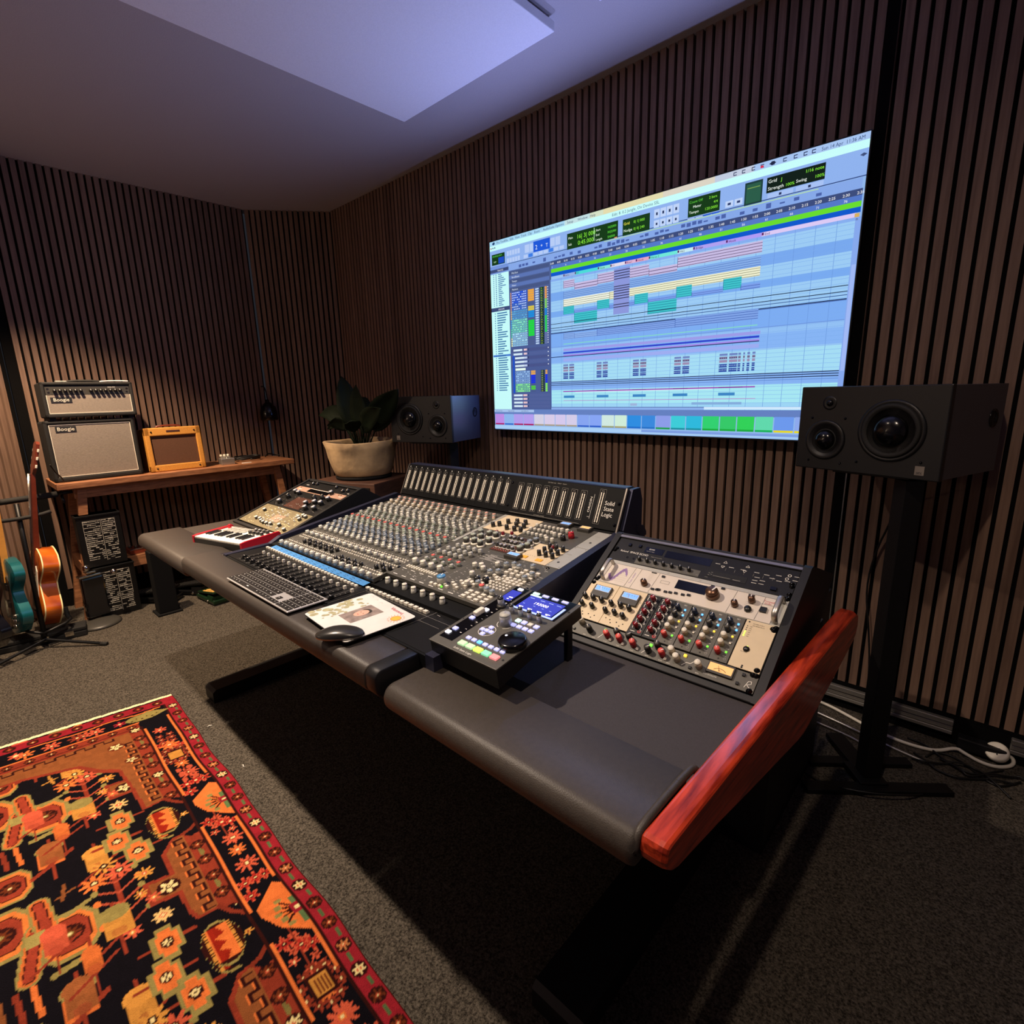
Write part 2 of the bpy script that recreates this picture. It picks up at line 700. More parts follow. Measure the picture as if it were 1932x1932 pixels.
# ================================================================== ROOM
H = 2.76
XL, XR_, YB = -4.5, 1.9, -5.0
b = MB()
b.m('carpet').box((XL - .1, YB - .1, -.08), (XR_ + .1, .1, 0))
struct(b.build('floor'))
b = MB()
b.m('ceiling_paint').box((XL - .1, YB - .1, H), (XR_ + .1, .1, H + .08))
struct(b.build('ceiling'))


def slat_wall(name, p0, p1, z0=.12, z1=H, pitch=.04, sw=.027, depth=.02, out=None):
    """slat panelling whose slat faces lie on the line p0-p1 (seen from the left of p0->p1 going)"""
    p0 = Vector((p0[0], p0[1], 0))
    p1 = Vector((p1[0], p1[1], 0))
    d = p1 - p0
    L = d.length
    M = frame(p0, d, (-d.y, d.x, 0))     # local x along, local y = away from the room
    b = MB(M)
    b.m('felt').box((0, depth, 0), (L, depth + .05, z1))
    b.m('felt').box((0, .004, z0 - .022), (L, depth, z0))
    n = int(L / pitch)
    b.m('walnut_slat')
    for i in range(n):
        x = i * pitch + (pitch - sw) / 2
        b.box((x, 0, z0), (x + sw, depth, z1))
    return struct(b.build(name))


slat_wall('wall_back', (-4.1, 0), (XR_, 0))
slat_wall('wall_corner', (-4.5, -.5), (-4.1, 0))
slat_wall('wall_left', (-4.5, -1.99), (-4.5, -.5))
slat_wall('wall_left_angled', (-4.04, -2.68), (-4.5, -2.03), z0=.02)
b = MB()
b.m('felt').box((-4.56, -2.035, 0), (-4.512, -1.99, H))
struct(b.build('trim_1'))
b = MB()
b.m('ceiling_paint').box((XR_, YB, 0), (XR_ + .08, 0.07, H))
struct(b.build('wall_right'))
b = MB()
b.m('ceiling_paint').box((XL - .1, YB - .08, 0), (XR_ + .08, YB, H))
struct(b.build('wall_front'))
b = MB()
b.m('ceiling_paint').box((XL - .08, YB, 0), (XL, -2.75, H)).box((XL - .08, -2.75, 0), (-4.07, -2.72, H))
struct(b.build('wall_left_rear'))
# dark joint of two panels on the screen wall
b = MB()
b.m('felt').box((-.462, -.003, .1), (-.428, .001, H)).m('alu').box((-.4285, -.006, .1), (-.4245, 0, 1.2))
struct(b.build('trim_2'))
# skirting with an aluminium cable trunking
b = MB()
b.m('felt').box((-4.1, 0, 0), (XR_, .03, .1))
struct(b.build('baseboard_back'))
b = MB()
b.m('felt').box((-4.52, -1.99, 0), (-4.5, -.5, .1))
struct(b.build('baseboard_left'))
b = MB()
b.m('alu')
for x0, x1 in ((-3.9, .012), (.17, 1.6)):
    b.box((x0, -.016, .062), (x1, -.001, .078), .002).box((x0, -.022, .081), (x1, -.001, .102), .003).box((x0, -.02, .045), (x1, -.001, .059), .002)
tag(b.build('cable_trunking'), 'long aluminium cable trunking along the foot of the slatted screen wall', 'trunking')
# hanging white panels under the ceiling
for (x0, x1, y0, y1, lab) in ((-2.46, -1.485, -2.9, -.49, 'large white acoustic panel hung under the ceiling left of the screen'),
                              (-1.30, -.35, -2.9, -.455, 'white acoustic panel hung under the ceiling, only its corner tip in frame at the top')):
    t = thing('ceiling_panel', lab, 'ceiling panel', ((x0 + x1) / 2, (y0 + y1) / 2, 2.68))
    b = MB()
    z0 = 2.705 if x0 < -2 else 2.74
    b.m('cloud_fabric').box((x0, y0, z0), (x1, y1, z0 + .035 if x0 < -2 else H), .003)
    b.build('panel', t)
    if x0 < -2:
        b = MB()
        b.m('cloud_fabric').box((x0 + .06, y0 + .06, z0 + .035), (x1 - .06, y1 - .06, H))
        b.build('spacer_frame', t)

# ================================================================== RUG
RU = Vector((-.775 + 2.672, -1.925 + 1.876, 0)).normalized()
RV = Vector((-2.766 + 2.672, -2.453 + 1.876, 0)).normalized()
RO = Vector((-2.672, -1.876, 0))
CS = .004
NU, NV = 625, 375
img = np.zeros((NU, NV, 3))
UU, VV = np.meshgrid((np.arange(NU) + .5) * CS, (np.arange(NV) + .5) * CS, indexing='ij')
rng = np.random.RandomState(3)
_n = rng.rand(NU // 4 + 2, NV // 4 + 2)
wob = np.kron(_n, np.ones((4, 4)))[:NU, :NV] - .5
navy, red, rust, tan, orange, coral, gold_, green, dark, cream_, brown, sage = [np.array(rgb(h)) for h in (
    '0d0a12', '9a222e', '8e3624', '8e522c', 'e87a3c', 'd25c40', 'd89644', '5f7a4c', '33100e', 'f2dc9c', '6c3018', '95874c')]


def P(mask, c):
    img[mask] = c


def rect(u0, v0, u1, v1, c):
    P((UU >= u0) & (UU < u1) & (VV >= v0) & (VV < v1), c)


def ell(u, v, ru, rv, c):
    P((((UU - u) / ru) ** 2 + ((VV - v) / rv) ** 2) < 1, c)


def dia(u, v, ru, rv, c):
    P(np.abs((UU - u) / ru) + np.abs((VV - v) / rv) < 1, c)


def poly(pts, c):
    m = np.zeros(UU.shape, bool)
    n = len(pts)
    for i in range(n):
        (x0, y0), (x1, y1) = pts[i], pts[(i + 1) % n]
        if y0 == y1:
            continue
        cnd = ((y0 > VV) != (y1 > VV)) & (UU < (x1 - x0) * (VV - y0) / (y1 - y0) + x0)
        m ^= cnd
    P(m, c)


def seg(u0, v0, u1, v1, wd, c):
    d = np.array((u1 - u0, v1 - v0))
    L = np.hypot(*d) + 1e-9
    t = np.clip(((UU - u0) * d[0] + (VV - v0) * d[1]) / L ** 2, 0, 1)
    P(np.hypot(UU - u0 - t * d[0], VV - v0 - t * d[1]) < wd / 2, c)


def pline(pts, wd, c):
    for a_, b_ in zip(pts[:-1], pts[1:]):
        seg(*a_, *b_, wd, c)


def flower(u, v, r, c, c2, n=8, back=None):
    a_ = np.arctan2(VV - v, UU - u)
    d = np.hypot(UU - u, VV - v)
    if back is not None:
        P(d < r * 1.2, back)
    P(d < r * (.72 + .28 * np.cos(n * a_)), c)
    P(d < r * .3, c2)
    P((d < r * .15), cream_)


img[:] = navy
VM = 1.5
# field first (mirrored about the middle later)
for k in range(-1, 5):
    o = .57 * k
    # medallions of the middle: hooked lozenges joined by straps
    for (mu, mv, sc_) in ((1.16 + o, .50, 1.0), (1.06 + o, .63, 1.1), (.88 + o, .60, .8)):
        for (k_, cc) in ((1.0, sage), (.86, orange * .75 + gold_ * .2), (.70, dark), (.66, rust * 1.15)):
            a_, b_ = .085 * sc_ * k_, .062 * sc_ * k_
            poly([(mu - a_, mv - b_ * .55), (mu - a_ * .5, mv - b_), (mu + a_ * .5, mv - b_), (mu + a_, mv - b_ * .55), (mu + a_, mv + b_ * .55), (mu + a_ * .5, mv + b_), (mu - a_ * .5, mv + b_), (mu - a_, mv + b_ * .55)], cc)
        flower(mu, mv, .026 * sc_, brown, sage, 8, dark)
    for (q0, q1, q2, q3) in ((1.09, .56, 1.24, .585), (1.0, .55, 1.1, .54), (.98, .66, .90, .66)):
        seg(q0 + o, q1, q2 + o, q3, .05, sage)
        seg(q0 + o, q1, q2 + o, q3, .038, orange * .8)
        seg(q0 + o, q1, q2 + o, q3, .026, dark)
        seg(q0 + o, q1, q2 + o, q3, .020, rust * 1.3)
    rect(1.10 + o, .545, 1.145 + o, .585, sage * 1.2)
    seg(1.255 + o, .47, 1.27 + o, .54, .018, sage)
    seg(1.07 + o, .45, 1.09 + o, .50, .014, sage)
    for q in range(4):
        seg(.70 + o, .58 + q * .03, .79 + o, .57 + q * .03, .012, (orange, rust, tan, orange)[q] * .9)
    # flower pots on stems
    for (pu, pv, cc, s_) in ((.642, .408, gold_, 1), (.925, .41, gold_, .9), (1.39 - .57, .405 + .1, orange, 1), (.812, .505, tan * 1.3, .9), (.60, .53, coral, .8), (.72, .47, orange * .8, .6)):
        seg(pu + o - .09, pv, pu + o + .1, pv, .008, rust)
        seg(pu + o, pv - .05, pu + o + .07, pv + .05, .008, rust)
        rect(pu + o - .035 * s_, pv - .03 * s_, pu + o + .035 * s_, pv + .03 * s_, cc * .85)
        ell(pu + o - .05 * s_, pv, .028, .034 * s_, sage if s_ == 1 else cc)
        ell(pu + o + .02, pv, .014, .016, cc * .5 + rust * .5)
    # trees with twigs
    for tu in (1.09,):
        tu += o
        seg(tu - .07, .385, tu + .16, .385, .012, rust)
        for q in range(5):
            uu = tu - .04 + q * .045
            seg(uu, .385, uu - .03, .385 - .045, .007, coral * .7)
            seg(uu, .385, uu - .03, .385 + .045, .007, coral * .7)
            ell(uu - .035, .385 - .05, .012, .009, orange if q % 2 else sage)
            ell(uu - .035, .385 + .05, .012, .009, sage if q % 2 else orange)
        flower(tu - .08, .385, .022, coral, gold_, 6)
        flower(tu + .17, .385, .022, coral, gold_, 6)
    # stepped diamonds beside the panels
    for (du, dv) in ((.777, .329), (.874, .354), (.957, .316)):
        du += o
        seg(du, dv - .06, du, dv + .06, .01, rust)
        for (a_, b_, cc) in ((.056, .034, sage), (.042, .024, orange), (.040, .016, orange * .9), (.016, .014, dark)):
            rect(du - a_, dv - b_ * .55, du + a_, dv + b_ * .55, cc)
            rect(du - a_ * .6, dv - b_, du + a_ * .6, dv + b_, cc)
        flower(du, dv, .012, cream_, dark, 6, dark)
    flower(1.067 + o, .322, .026, gold_, coral, 8)
    flower(1.254 + o, .318, .028, cream_ * .5 + gold_ * .5, coral, 8)
    flower(.606 + o, .323, .02, coral, gold_, 7)
    flower(.57 + o, .345, .018, gold_, coral, 7)
    flower(.435 + o, .37, .036, coral, dark, 8)
    flower(.445 + o, .43, .036, orange, dark, 8)
    flower(.39 + o, .40, .034, gold_, dark, 8)
    # tan cusped panels with key line
    poly([(.967 + o, .20), (1.33 + o, .20), (1.33 + o, .255), (1.296 + o, .268), (1.211 + o, .272), (1.209 + o, .335), (1.11 + o, .338), (1.119 + o, .272), (1.031 + o, .274), (.975 + o, .235)], rust)
    poly([(.977 + o, .205), (1.32 + o, .205), (1.318 + o, .25), (1.29 + o, .258), (1.199 + o, .262), (1.197 + o, .322), (1.125 + o, .324), (1.130 + o, .26), (1.036 + o, .262), (.985 + o, .23)], tan)
    key = []
    for q in range(7):
        uu = .992 + o + q * .05
        key += [(uu, .212), (uu, .232), (uu + .022, .232), (uu + .022, .212)]
    pline([(a_, b_ + .006) for a_, b_ in key], .004, orange)
    pline(key, .007, dark)
    flower(1.165 + o, .285, .024, cream_, dark, 5, dark)
    # baskets
    bu, bv = .89 + o, .232
    for cc, e in ((sage, .074), (dark, .066)):
        ell(bu, bv, e, .042, cc)
    rect(bu - .058, bv - .03, bu + .058, bv + .03, gold_)
    rect(bu - .058, bv - .022, bu + .058, bv + .022, orange)
    for q in range(12):
        rect(bu - .056 + q * .0098, bv - .03, bu - .054 + q * .0098, bv - .022, dark)
        rect(bu - .056 + q * .0098, bv + .022, bu - .054 + q * .0098, bv + .03, dark)
    poly([(bu - .056, bv + .022), (bu - .056, bv - .0), (bu - .03, bv - .012), (bu - .02, bv + .012), (bu, bv - .01), (bu + .015, bv + .014), (bu + .03, bv - .008), (bu + .056, bv + .004), (bu + .056, bv + .022)], np.array(rgb('9a2414')))
_r = random.Random(31)
for q in range(150):
    u, v = _r.uniform(.35, 2.45), _r.uniform(.30, .75)
    iu, iv = int(u / CS), int(v / CS)
    blk = img[max(0, iu - 6):iu + 7, max(0, iv - 6):iv + 7]
    if np.abs(blk - navy).max() > .01:
        continue
    cc = (coral, orange, tan * 1.2, sage, gold_)[q % 5]
    if q % 3 == 0:
        flower(u, v, .020, cc, rust, 7)
    elif q % 3 == 1:
        seg(u - .03, v, u + .03, v + _r.uniform(-.02, .02), .009, cc * .75)
        seg(u, v - .02, u + .015, v + .02, .007, cc * .75)
    else:
        ell(u, v, .022, .010, cc * .9)
        ell(u, v, .010, .004, dark)
# corner panel by the selvage end
poly([(.245, .20), (.76, .20), (.77, .268), (.62, .272), (.485, .285), (.44, .34), (.36, .39), (.31, .55), (.31, .9), (.20, .9), (.20, .20)], rust)
poly([(.25, .205), (.752, .205), (.76, .255), (.62, .262), (.47, .275), (.42, .33), (.345, .38), (.295, .55), (.295, .9), (.215, .9), (.215, .205)], tan)
key = []
for q in range(10):
    uu = .30 + q * .046
    key += [(uu, .212), (uu, .232), (uu + .022, .232), (uu + .022, .212)]
pline([(a_, b_ + .006) for a_, b_ in key], .004, orange)
pline(key, .007, dark)
key = []
for q in range(9):
    vv = .26 + q * .06
    key += [(.225, vv), (.245, vv), (.245, vv + .03), (.225, vv + .03)]
pline(key, .007, dark)
flower(.30, .262, .022, cream_, dark, 5, brown)
flower(.43, .235, .018, cream_, dark, 5, brown)
# rust guard band with flowers
rect(.165, .163, 2.5, .203, rust)
for q in range(36):
    flower(.215 + q * .076, .183, .0165, (cream_ if q % 5 == 0 else brown * 1.2), coral, 6, dark)
    if q % 2:
        ell(.253 + q * .076, .183, .018, .006, sage * .7)
for k in range(-1, 4):
    o = .57 * k
    poly([(.79 + o, .15), (.87 + o, .15), (.99 + o, .15), (1.0 + o, .185), (.965 + o, .215), (.90 + o, .29), (.80 + o, .29), (.76 + o, .215), (.77 + o, .18)], navy) if k >= 0 else None
    if k >= 0:
        pline([(.752 + o, .205), (.79 + o, .185), (.83 + o, .15), (.90 + o, .145), (.935 + o, .15), (.965 + o, .18), (.975 + o, .205)], .012, rust * .8)
        bu, bv = .868 + o, .232
        for cc, e in ((sage, .074), (dark, .066)):
            ell(bu, bv, e, .044, cc)
        rect(bu - .056, bv - .032, bu + .056, bv + .032, gold_)
        rect(bu - .056, bv - .023, bu + .056, bv + .023, orange)
        for q in range(12):
            rect(bu - .054 + q * .0096, bv - .032, bu - .051 + q * .0096, bv - .024, dark)
            rect(bu - .054 + q * .0096, bv + .024, bu - .051 + q * .0096, bv + .032, dark)
        poly([(bu - .056, bv + .022), (bu - .056, bv - .0), (bu - .03, bv - .012), (bu - .02, bv + .012), (bu, bv - .01), (bu + .015, bv + .014), (bu + .03, bv - .008), (bu + .056, bv + .004), (bu + .056, bv + .022)], np.array(rgb('9a2414')))
        flower(bu + .01, bv - .055, .012, gold_, rust, 5)
# main border
rect(.07, .057, 2.5, .157, navy)
for k in range(-1, 4):
    o = .57 * k
    # red ground blossoms
    flower(1.092 + o, .098, .032, coral, rust, 8)
    flower(1.151 + o, .104, .026, orange * .9, coral, 8)
    flower(1.222 + o, .100, .034, coral, rust, 9)
    for (fu, fv) in ((.973, .13), (1.012, .08), (1.0, .10), (1.294, .128), (1.293, .078), (1.345, .132), (1.29, .10)):
        flower(fu + o, fv, .025, coral, dark, 6)
        flower(fu + o, fv, .019, np.array(rgb('b02c24')), dark, 6)
    seg(1.563 - .57 + o - .07, .105, 1.563 - .57 + o - .01, .105, .006, rust)
    # carnation twig and square rosette
    if k != 1:
        for (fu, fv) in ((1.56, .089), (1.604, .130), (1.575, .12), (1.62, .085), (1.535, .105)):
            flower(fu + o, fv, .014, coral, rust, 5)
        seg(1.54 + o, .105, 1.64 + o, .105, .005, rust)
    # orange tents
    if k >= 0:
        poly([(.832 + o, .140), (.765 + o, .075), (.785 + o, .053), (.99 + o, .053), (.92 + o, .118), (.86 + o, .14)], orange)
        for q in range(5):
            seg(.89 + o, .062, .835 + o + q * .022, .115 - abs(q - 2) * .008, .006, dark)
            ell(.84 + o + q * .022, .108 - abs(q - 2) * .008, .008, .010, sage)
        rect(.845 + o, .053, .872 + o, .070, green)
        rect(.905 + o, .053, .945 + o, .070, green)
        rect(.872 + o, .053, .905 + o, .075, red)
        ell(.888 + o, .062, .006, .006, cream_)
for (su, sv) in ((1.696, .105), (.505, .107)):
    for q in range(10):
        a_ = q / 10 * 2 * PI
        flower(su + .052 * math.cos(a_), sv + .042 * math.sin(a_), .017, rust, brown, 5)
    rect(su - .034, sv - .027, su + .034, sv + .027, dark)
    rect(su - .026, sv - .021, su + .026, sv + .021, gold_ * .85)
    for q in range(4):
        rect(su - .02, sv - .016 + q * .008, su + .02, sv - .014 + q * .008, brown)
flower(1.792, .104, .032, coral, orange, 8)
flower(.42, .11, .034, orange, coral, 8)
flower(.28, .112, .026, coral, red, 7)
for q in range(3):
    for r_ in range(2):
        flower(.335 + q * .03, .09 + r_ * .035, .016, rust, coral, 5)
for q in range(6):
    ell(.62 + (q % 3) * .035, .09 + (q // 3) * .035, .014, .009, coral * .8)
seg(.60, .107, .70, .107, .004, rust)
for seg_ in ((.17, .70), (1.0, 1.32), (1.54, 1.68), (1.86, 2.3)):
    rect(seg_[0], .0565, seg_[1], .064, orange if seg_[0] != 1.86 else sage)
    rect(seg_[0] + (.06 if seg_[0] < .2 else -.02), .147, seg_[1] + .08, .156, orange)
rect(.2, .157, 2.5, .163, dark)
# outer red band
rect(0, .004, 2.5, .048, red)
for q in range(31):
    c_ = (cream_, brown, brown, np.array(rgb('c07848')))[q % 4]
    flower(.10 + q * .081, .026, .0165, c_, coral, 6, dark)
    ell(.14 + q * .081, .024 + (.004 if q % 2 else -.004), .014, .006, green * .8)
rect(0, .048, 2.5, .055, dark)
# end border
rect(.012, .05, .065, VM, red)
for q in range(20):
    flower(.036, .07 + q * .07, .016, brown, coral, 6, dark)
rect(.065, .06, .165, VM, navy)
pline([(.075, .07), (.085, .15), (.07, .25), (.085, .34), (.075, .5)], .008, orange)
dia(.115, .115, .035, .075, sage)
ell(.12, .14, .03, .06, sage)
for q in range(6):
    ell(.12 + (q % 2) * .012, .09 + q * .018, .003, .004, dark)
flower(.12, .22, .024, red * 1.2, coral, 6)
for (fv, cc) in ((.30, coral), (.34, coral), (.36, rust), (.44, coral), (.52, orange)):
    flower(.12, fv, .032, cc, rust, 7)
flower(.105, .545, .026, coral, cream_, 6)
rect(.158, .16, .164, VM, orange)
rect(.165, .163, .2, VM, rust)
for q in range(18):
    flower(.184, .19 + q * .064, .014, brown * 1.4, coral, 6, dark)
rect(.2, .2, .206, VM, dark)
# mirror the far half
half = NV // 2
img[:, NV - half:] = img[:, :half][:, ::-1]
rect(0, 0, 2.5, .004, np.array(rgb('3d1a0c')))
rect(0, VM - .004, 2.5, VM, np.array(rgb('3d1a0c')))
img *= (1 + .22 * wob[..., None])
img = np.clip(img, 0, 1)
del _n
# mesh: a thick slab whose top is a fine grid
xs = np.arange(NU + 1) * CS
ys = np.arange(NV + 1) * CS
gu, gv = np.meshgrid(xs, ys, indexing='ij')
edge = .0022 * np.sin(gu * 9) + .0015 * np.sin(gu * 17 + 1)
gv2 = gv - edge * np.clip(1 - gv / .3, 0, 1) * 1.6
base = RO + RU * 1.25 + RV * .75
X = RO.x + gu * RU.x + gv2 * RV.x - base.x
Y = RO.y + gu * RU.y + gv2 * RV.y - base.y
Z = np.full_like(X, .009) + .0008 * np.sin(gu * 7) * np.sin(gv * 5)
verts = np.stack([X, Y, Z], -1).reshape(-1, 3)
idx = np.arange((NU + 1) * (NV + 1)).reshape(NU + 1, NV + 1)
quads = np.stack([idx[:-1, :-1], idx[:-1, 1:], idx[1:, 1:], idx[1:, :-1]], -1).reshape(-1, 4)
bnd = np.concatenate([idx[:, 0], idx[-1, 1:], idx[-2::-1, -1], idx[0, -2:0:-1]])
lowv = verts[bnd].copy()
lowv[:, 2] = 0.0005
n0 = len(verts)
verts = np.concatenate([verts, lowv])
nb = len(bnd)
side = np.array([[bnd[i], bnd[(i + 1) % nb], n0 + (i + 1) % nb, n0 + i] for i in range(nb)])
faces = np.concatenate([quads, side])
me = bpy.data.meshes.new('rug')
me.vertices.add(len(verts))
me.vertices.foreach_set('co', verts.astype(np.float32).ravel())
me.loops.add(len(faces) * 4)
me.loops.foreach_set('vertex_index', faces.astype(np.int32).ravel())
me.polygons.add(len(faces))
me.polygons.foreach_set('loop_start', np.arange(0, len(faces) * 4, 4, dtype=np.int32))
me.update(calc_edges=True)
pc = np.ones((len(verts), 4), np.float32)
pad = np.zeros((NU + 1, NV + 1, 3))
pad[:NU, :NV] = img
pad[NU, :NV] = img[-1]
pad[:, NV] = pad[:, NV - 1]
pc[:n0, :3] = pad.reshape(-1, 3)
pc[n0:, :3] = rgb('3d1a0c')
ca = me.color_attributes.new('paint', 'FLOAT_COLOR', 'POINT')
ca.data.foreach_set('color', pc.ravel())
attr_mat('rug_wool', rough=.95, bump=.8)
me.materials.append(MATS['rug_wool'])
rug = thing('persian_rug', 'red and navy patterned woollen rug on the carpet in the foreground', 'rug', T(base))
ro = bpy.data.objects.new('pile', me)
COL.objects.link(ro)
ro.parent = rug
b = MB()
b.m('selvage')
for i in range(150):
    p = RO + RV * (i * .01) + RU * (-.011 + random.uniform(-.002, .002))
    q = RO + RV * (i * .01 + .01) + RU * (-.011)
    M = frame(p, RU, -RV)
    b.push(M).box((-.006 - random.uniform(0, .004), -.0102, .0005), (.010, 0, .0095)).pop()
b.build('selvage', rug, label='cream woven end of the rug')
# three bits of lint
for i, (x, y, lab) in enumerate(((-1.925, -1.845, 'white speck of lint on carpet nearer the shadow of the desk'), (-2.29, -1.84, 'small white speck of lint on carpet beside the rug edge'),)):
    b = MB(T((x, y, .002)) @ RZ(i * 1.3))
    b.m('white_mark').tube([(-.008, 0, 0), (-.002, .003, .003), (.004, 0, .002), (.009, .002, 0)], .0016, 6)
    tag(b.build('lint'), lab, 'lint', 'lint on the carpet')
# ================================================================== SCREEN
X0, X1, Z0, Z1, YS = -2.298, -.461, 1.126, 2.18, -.06
tv = thing('television', 'huge flat screen on the slatted wall showing a blue audio editing session', 'television', ((X0 + X1) / 2, YS, Z0))
b = MB()
b.m('black_plastic').box((X0 - .004, YS, Z0 - .006), (X1 + .004, YS + .022, Z1 + .004), .002)
b.build('housing', tv)
b = MB()
b.m('black_metal').box((-1.9, YS + .022, 1.4), (-.86, -.0005, 1.9))
b.build('wall_mount', tv)


class Canvas:
    def __init__(s):
        s.v, s.f, s.c, s.k = [], [], [], 0

    def pt(s, u, v, k):
        return (X0 + u * (X1 - X0), YS - .0006 - k * .0000016, Z1 - v * (Z1 - Z0))

    def poly(s, pts, c):
        s.k += 1
        n = len(s.v)
        s.v += [s.pt(u, v, s.k) for u, v in pts]
        s.f.append(list(range(n, n + len(pts))))
        s.c.append(rgb(c))

    def r(s, u0, v0, u1, v1, c):
        s.poly([(u0, v0), (u1, v0), (u1, v1), (u0, v1)], c)

    def text(s, t, u, v, h, c, align='LEFT', sx=1.0):
        vs, fs = textgeo(t, align)
        s.k += 1
        n = len(s.v)
        a = (Z1 - Z0) / (X1 - X0)
        s.v += [s.pt(u + p[0] * h * a * sx, v - p[1] * h, s.k) for p in vs]
        for f in fs:
            s.f.append([n + i for i in f])
            s.c.append(rgb(c))


c = Canvas()
R = c.r
rs = random.Random(11)
R(0, 0, 1, 1, '8fb6ea')
for i in range(24):        # desktop menu bar: blue, cream, pale again
    t_ = i / 23
    col = ('a8d8f4' if t_ < .3 else 'c4e0e4' if t_ < .36 else 'd6e2c8' if t_ < .42 else 'e4dcae' if t_ < .6 else 'dcd4c4' if t_ < .7 else 'c2cce0' if t_ < .82 else 'a6c4f0')
    R(i / 24, 0, (i + 1) / 24, .022, col)
R(0, .022, 1, .047, 'c8fdfb')
R(0, .047, 1, .128, '8fb2ee')
R(0, .127, 1, .130, '2a3c78')
for t_, u in (('Pro Tools', .03), ('File', .065), ('Edit', .086), ('View', .107), ('Track', .13), ('Clip', .158), ('Event', .182), ('AudioSuite', .215), ('Options', .258), ('Setup', .30), ('Window', .335), ('Help', .375)):
    c.text(t_, u, .0175, .016, '24406a')
c.poly([(.014, .006), (.02, .004), (.023, .01), (.02, .018), (.014, .018), (.011, .012)], '20406a')
c.text('Edit: 8. 0.2 Jungle_On Devins SSL', .443, .040, .017, '3a5a7a')
for i, cc in enumerate(('b04060', '405080', '405080')):
    R(.004 + i * .008, .030, .008 + i * .008, .037, cc)
c.text('Sun 14 Apr  11:36 AM', .992, .018, .0165, '26406e', 'RIGHT', .85)
for u in (.752, .770, .790, .808, .829, .852, .872, .89, .905):
    R(u - .003, .006, u + .004, .009, '26325a')
    R(u - .003, .015, u + .004, .018, '26325a')
    R(u - .003, .009, u - .0015, .015, '26325a')
c.poly([(.829, .005), (.836, .012), (.829, .019), (.822, .012)], '1c2240')
R(.805, .010, .811, .018, 'd83050')
c.poly([(.986, .064), (.992, .059), (.998, .064), (.992, .070)], '40507c')


def counter(u0, v0, u1, v1):
    R(u0, v0, u1, v1, '0e2814')
    R(u0 + .001, v0 + .002, u1 - .001, v1 - .002, '143a14')


counter(.008, .066, .063, .12)
R(.036, .086, .060, .116, '1c4cc0')
c.text('SHUFFLE SPOT', .011, .080, .011, '60e060')
c.text('SLIP', .016, .108, .011, 'c0f0c0')
for j in range(2):
    for i in range(5):
        R(.072 + i * .011, .066 + j * .036, .081 + i * .011, .09 + j * .034, 'b6ccf6')
for i, cc in enumerate(('b6ccf6', 'b6ccf6', '1d57d8', '1d57d8', '1d57d8', 'b6ccf6', 'b6ccf6')):
    R(.145 + i * .019, .060, .162 + i * .019, .098, cc)
R(.178, .055, .240, .105, '1d57d8')
c.text('2', .185, .094, .03, 'e8f4ff')
c.text('+', .205, .090, .024, 'e8f4ff')
c.text('T', .224, .094, .024, 'e8f4ff')
for i in range(8):
    R(.14 + i * .019, .106, .156 + i * .019, .122, '3c7ce4' if i in (1, 5) else 'b6ccf6')
counter(.300, .062, .4616, .150)
c.text('Main', .304, .088, .014, 'f0fff0')
c.text('Sub', .304, .116, .014, 'f0fff0')
c.text('16| 3| 000', .332, .094, .026, '8cf43c')
c.text('0:45.000', .336, .122, .026, '8cf43c')
c.text('Cursor', .304, .142, .012, 'f0fff0')
c.text('15| 4| 811', .333, .142, .012, 'f0f050')
R(.388, .066, .3895, .122, 'd0ffd0')
for i, t_ in enumerate(('Start', 'End', 'Length')):
    c.text(t_, .394, .084 + i * .02, .013, 'e8ffe8')
    c.text(('16|3|000', '20|2|000', '3|4|000')[i], .430, .084 + i * .02, .013, '60e040')
c.text('97 56 40 12', .40, .142, .012, 'd8f048')
R(.451, .128, .459, .144, 'f09060')
counter(.4752, .066, .5509, .1343)
c.text('Grid', .478, .090, .016, 'f0f050')
c.text('0| 1| 000', .506, .090, .015, '8cf43c')
c.text('Nudge', .478, .118, .016, 'e8ffe8')
c.text('0| 0| 240', .506, .118, .015, '8cf43c')
for j in range(2):
    for i in range(4):
        u = .562 + i * .0165
        R(u, .06 + j * .042, u + .0145, .094 + j * .036, 'c0d4f8')
        R(u + .005, .072 + j * .040, u + .0095, .083 + j * .038, '20305a')
counter(.6483, .055, .7224, .1239)
c.text('Count Off', .651, .074, .013, '60d040')
c.text('Meter', .660, .093, .014, 'f0fff0')
c.text('Tempo', .651, .112, .014, 'f0fff0')
c.text('2 bars', .697, .074, .013, '8cf43c')
c.text('4/4', .708, .093, .013, '8cf43c')
c.text('120.0000', .688, .112, .014, '8cf43c')
for i, cc in enumerate(('b8ccf4', 'b8ccf4', '1d57d8', '1d57d8')):
    R(.648 + i * .019, .128, .665 + i * .019, .150, cc)
for i in range(2):
    R(.735 + i * .02, .10, .752 + i * .02, .122, 'c0d4f8')
    R(.740 + i * .02, .107, .747 + i * .02, .115, '2c3c6c')
R(.7757, .055, .8122, .132, '1c3c3a')
R(.779, .062, .809, .126, '2a5c48')
R(.781, .074, .807, .077, '7aa050')
R(.8204, .0565, .9292, .108, '0e1e14')
c.text('Grid', .823, .076, .016, 'f0f8f0')
c.text('J', .848, .078, .016, '8cf43c')
c.text('1/16 note', .893, .074, .015, '8cf43c')
c.text('Strength', .823, .100, .016, 'f0f8f0')
c.text('100%', .857, .100, .014, '8cf43c')
c.text('Swing', .877, .098, .015, 'f0f8f0')
c.text('100%', .911, .098, .014, '8cf43c')
for u0, u1 in ((.8236, .873), (.878, .928)):
    R(u0, .111, u1, .127, 'a8c2f4')
    R((u0 + u1) / 2 - .0025, .115, (u0 + u1) / 2 + .0025, .123, '26325a')
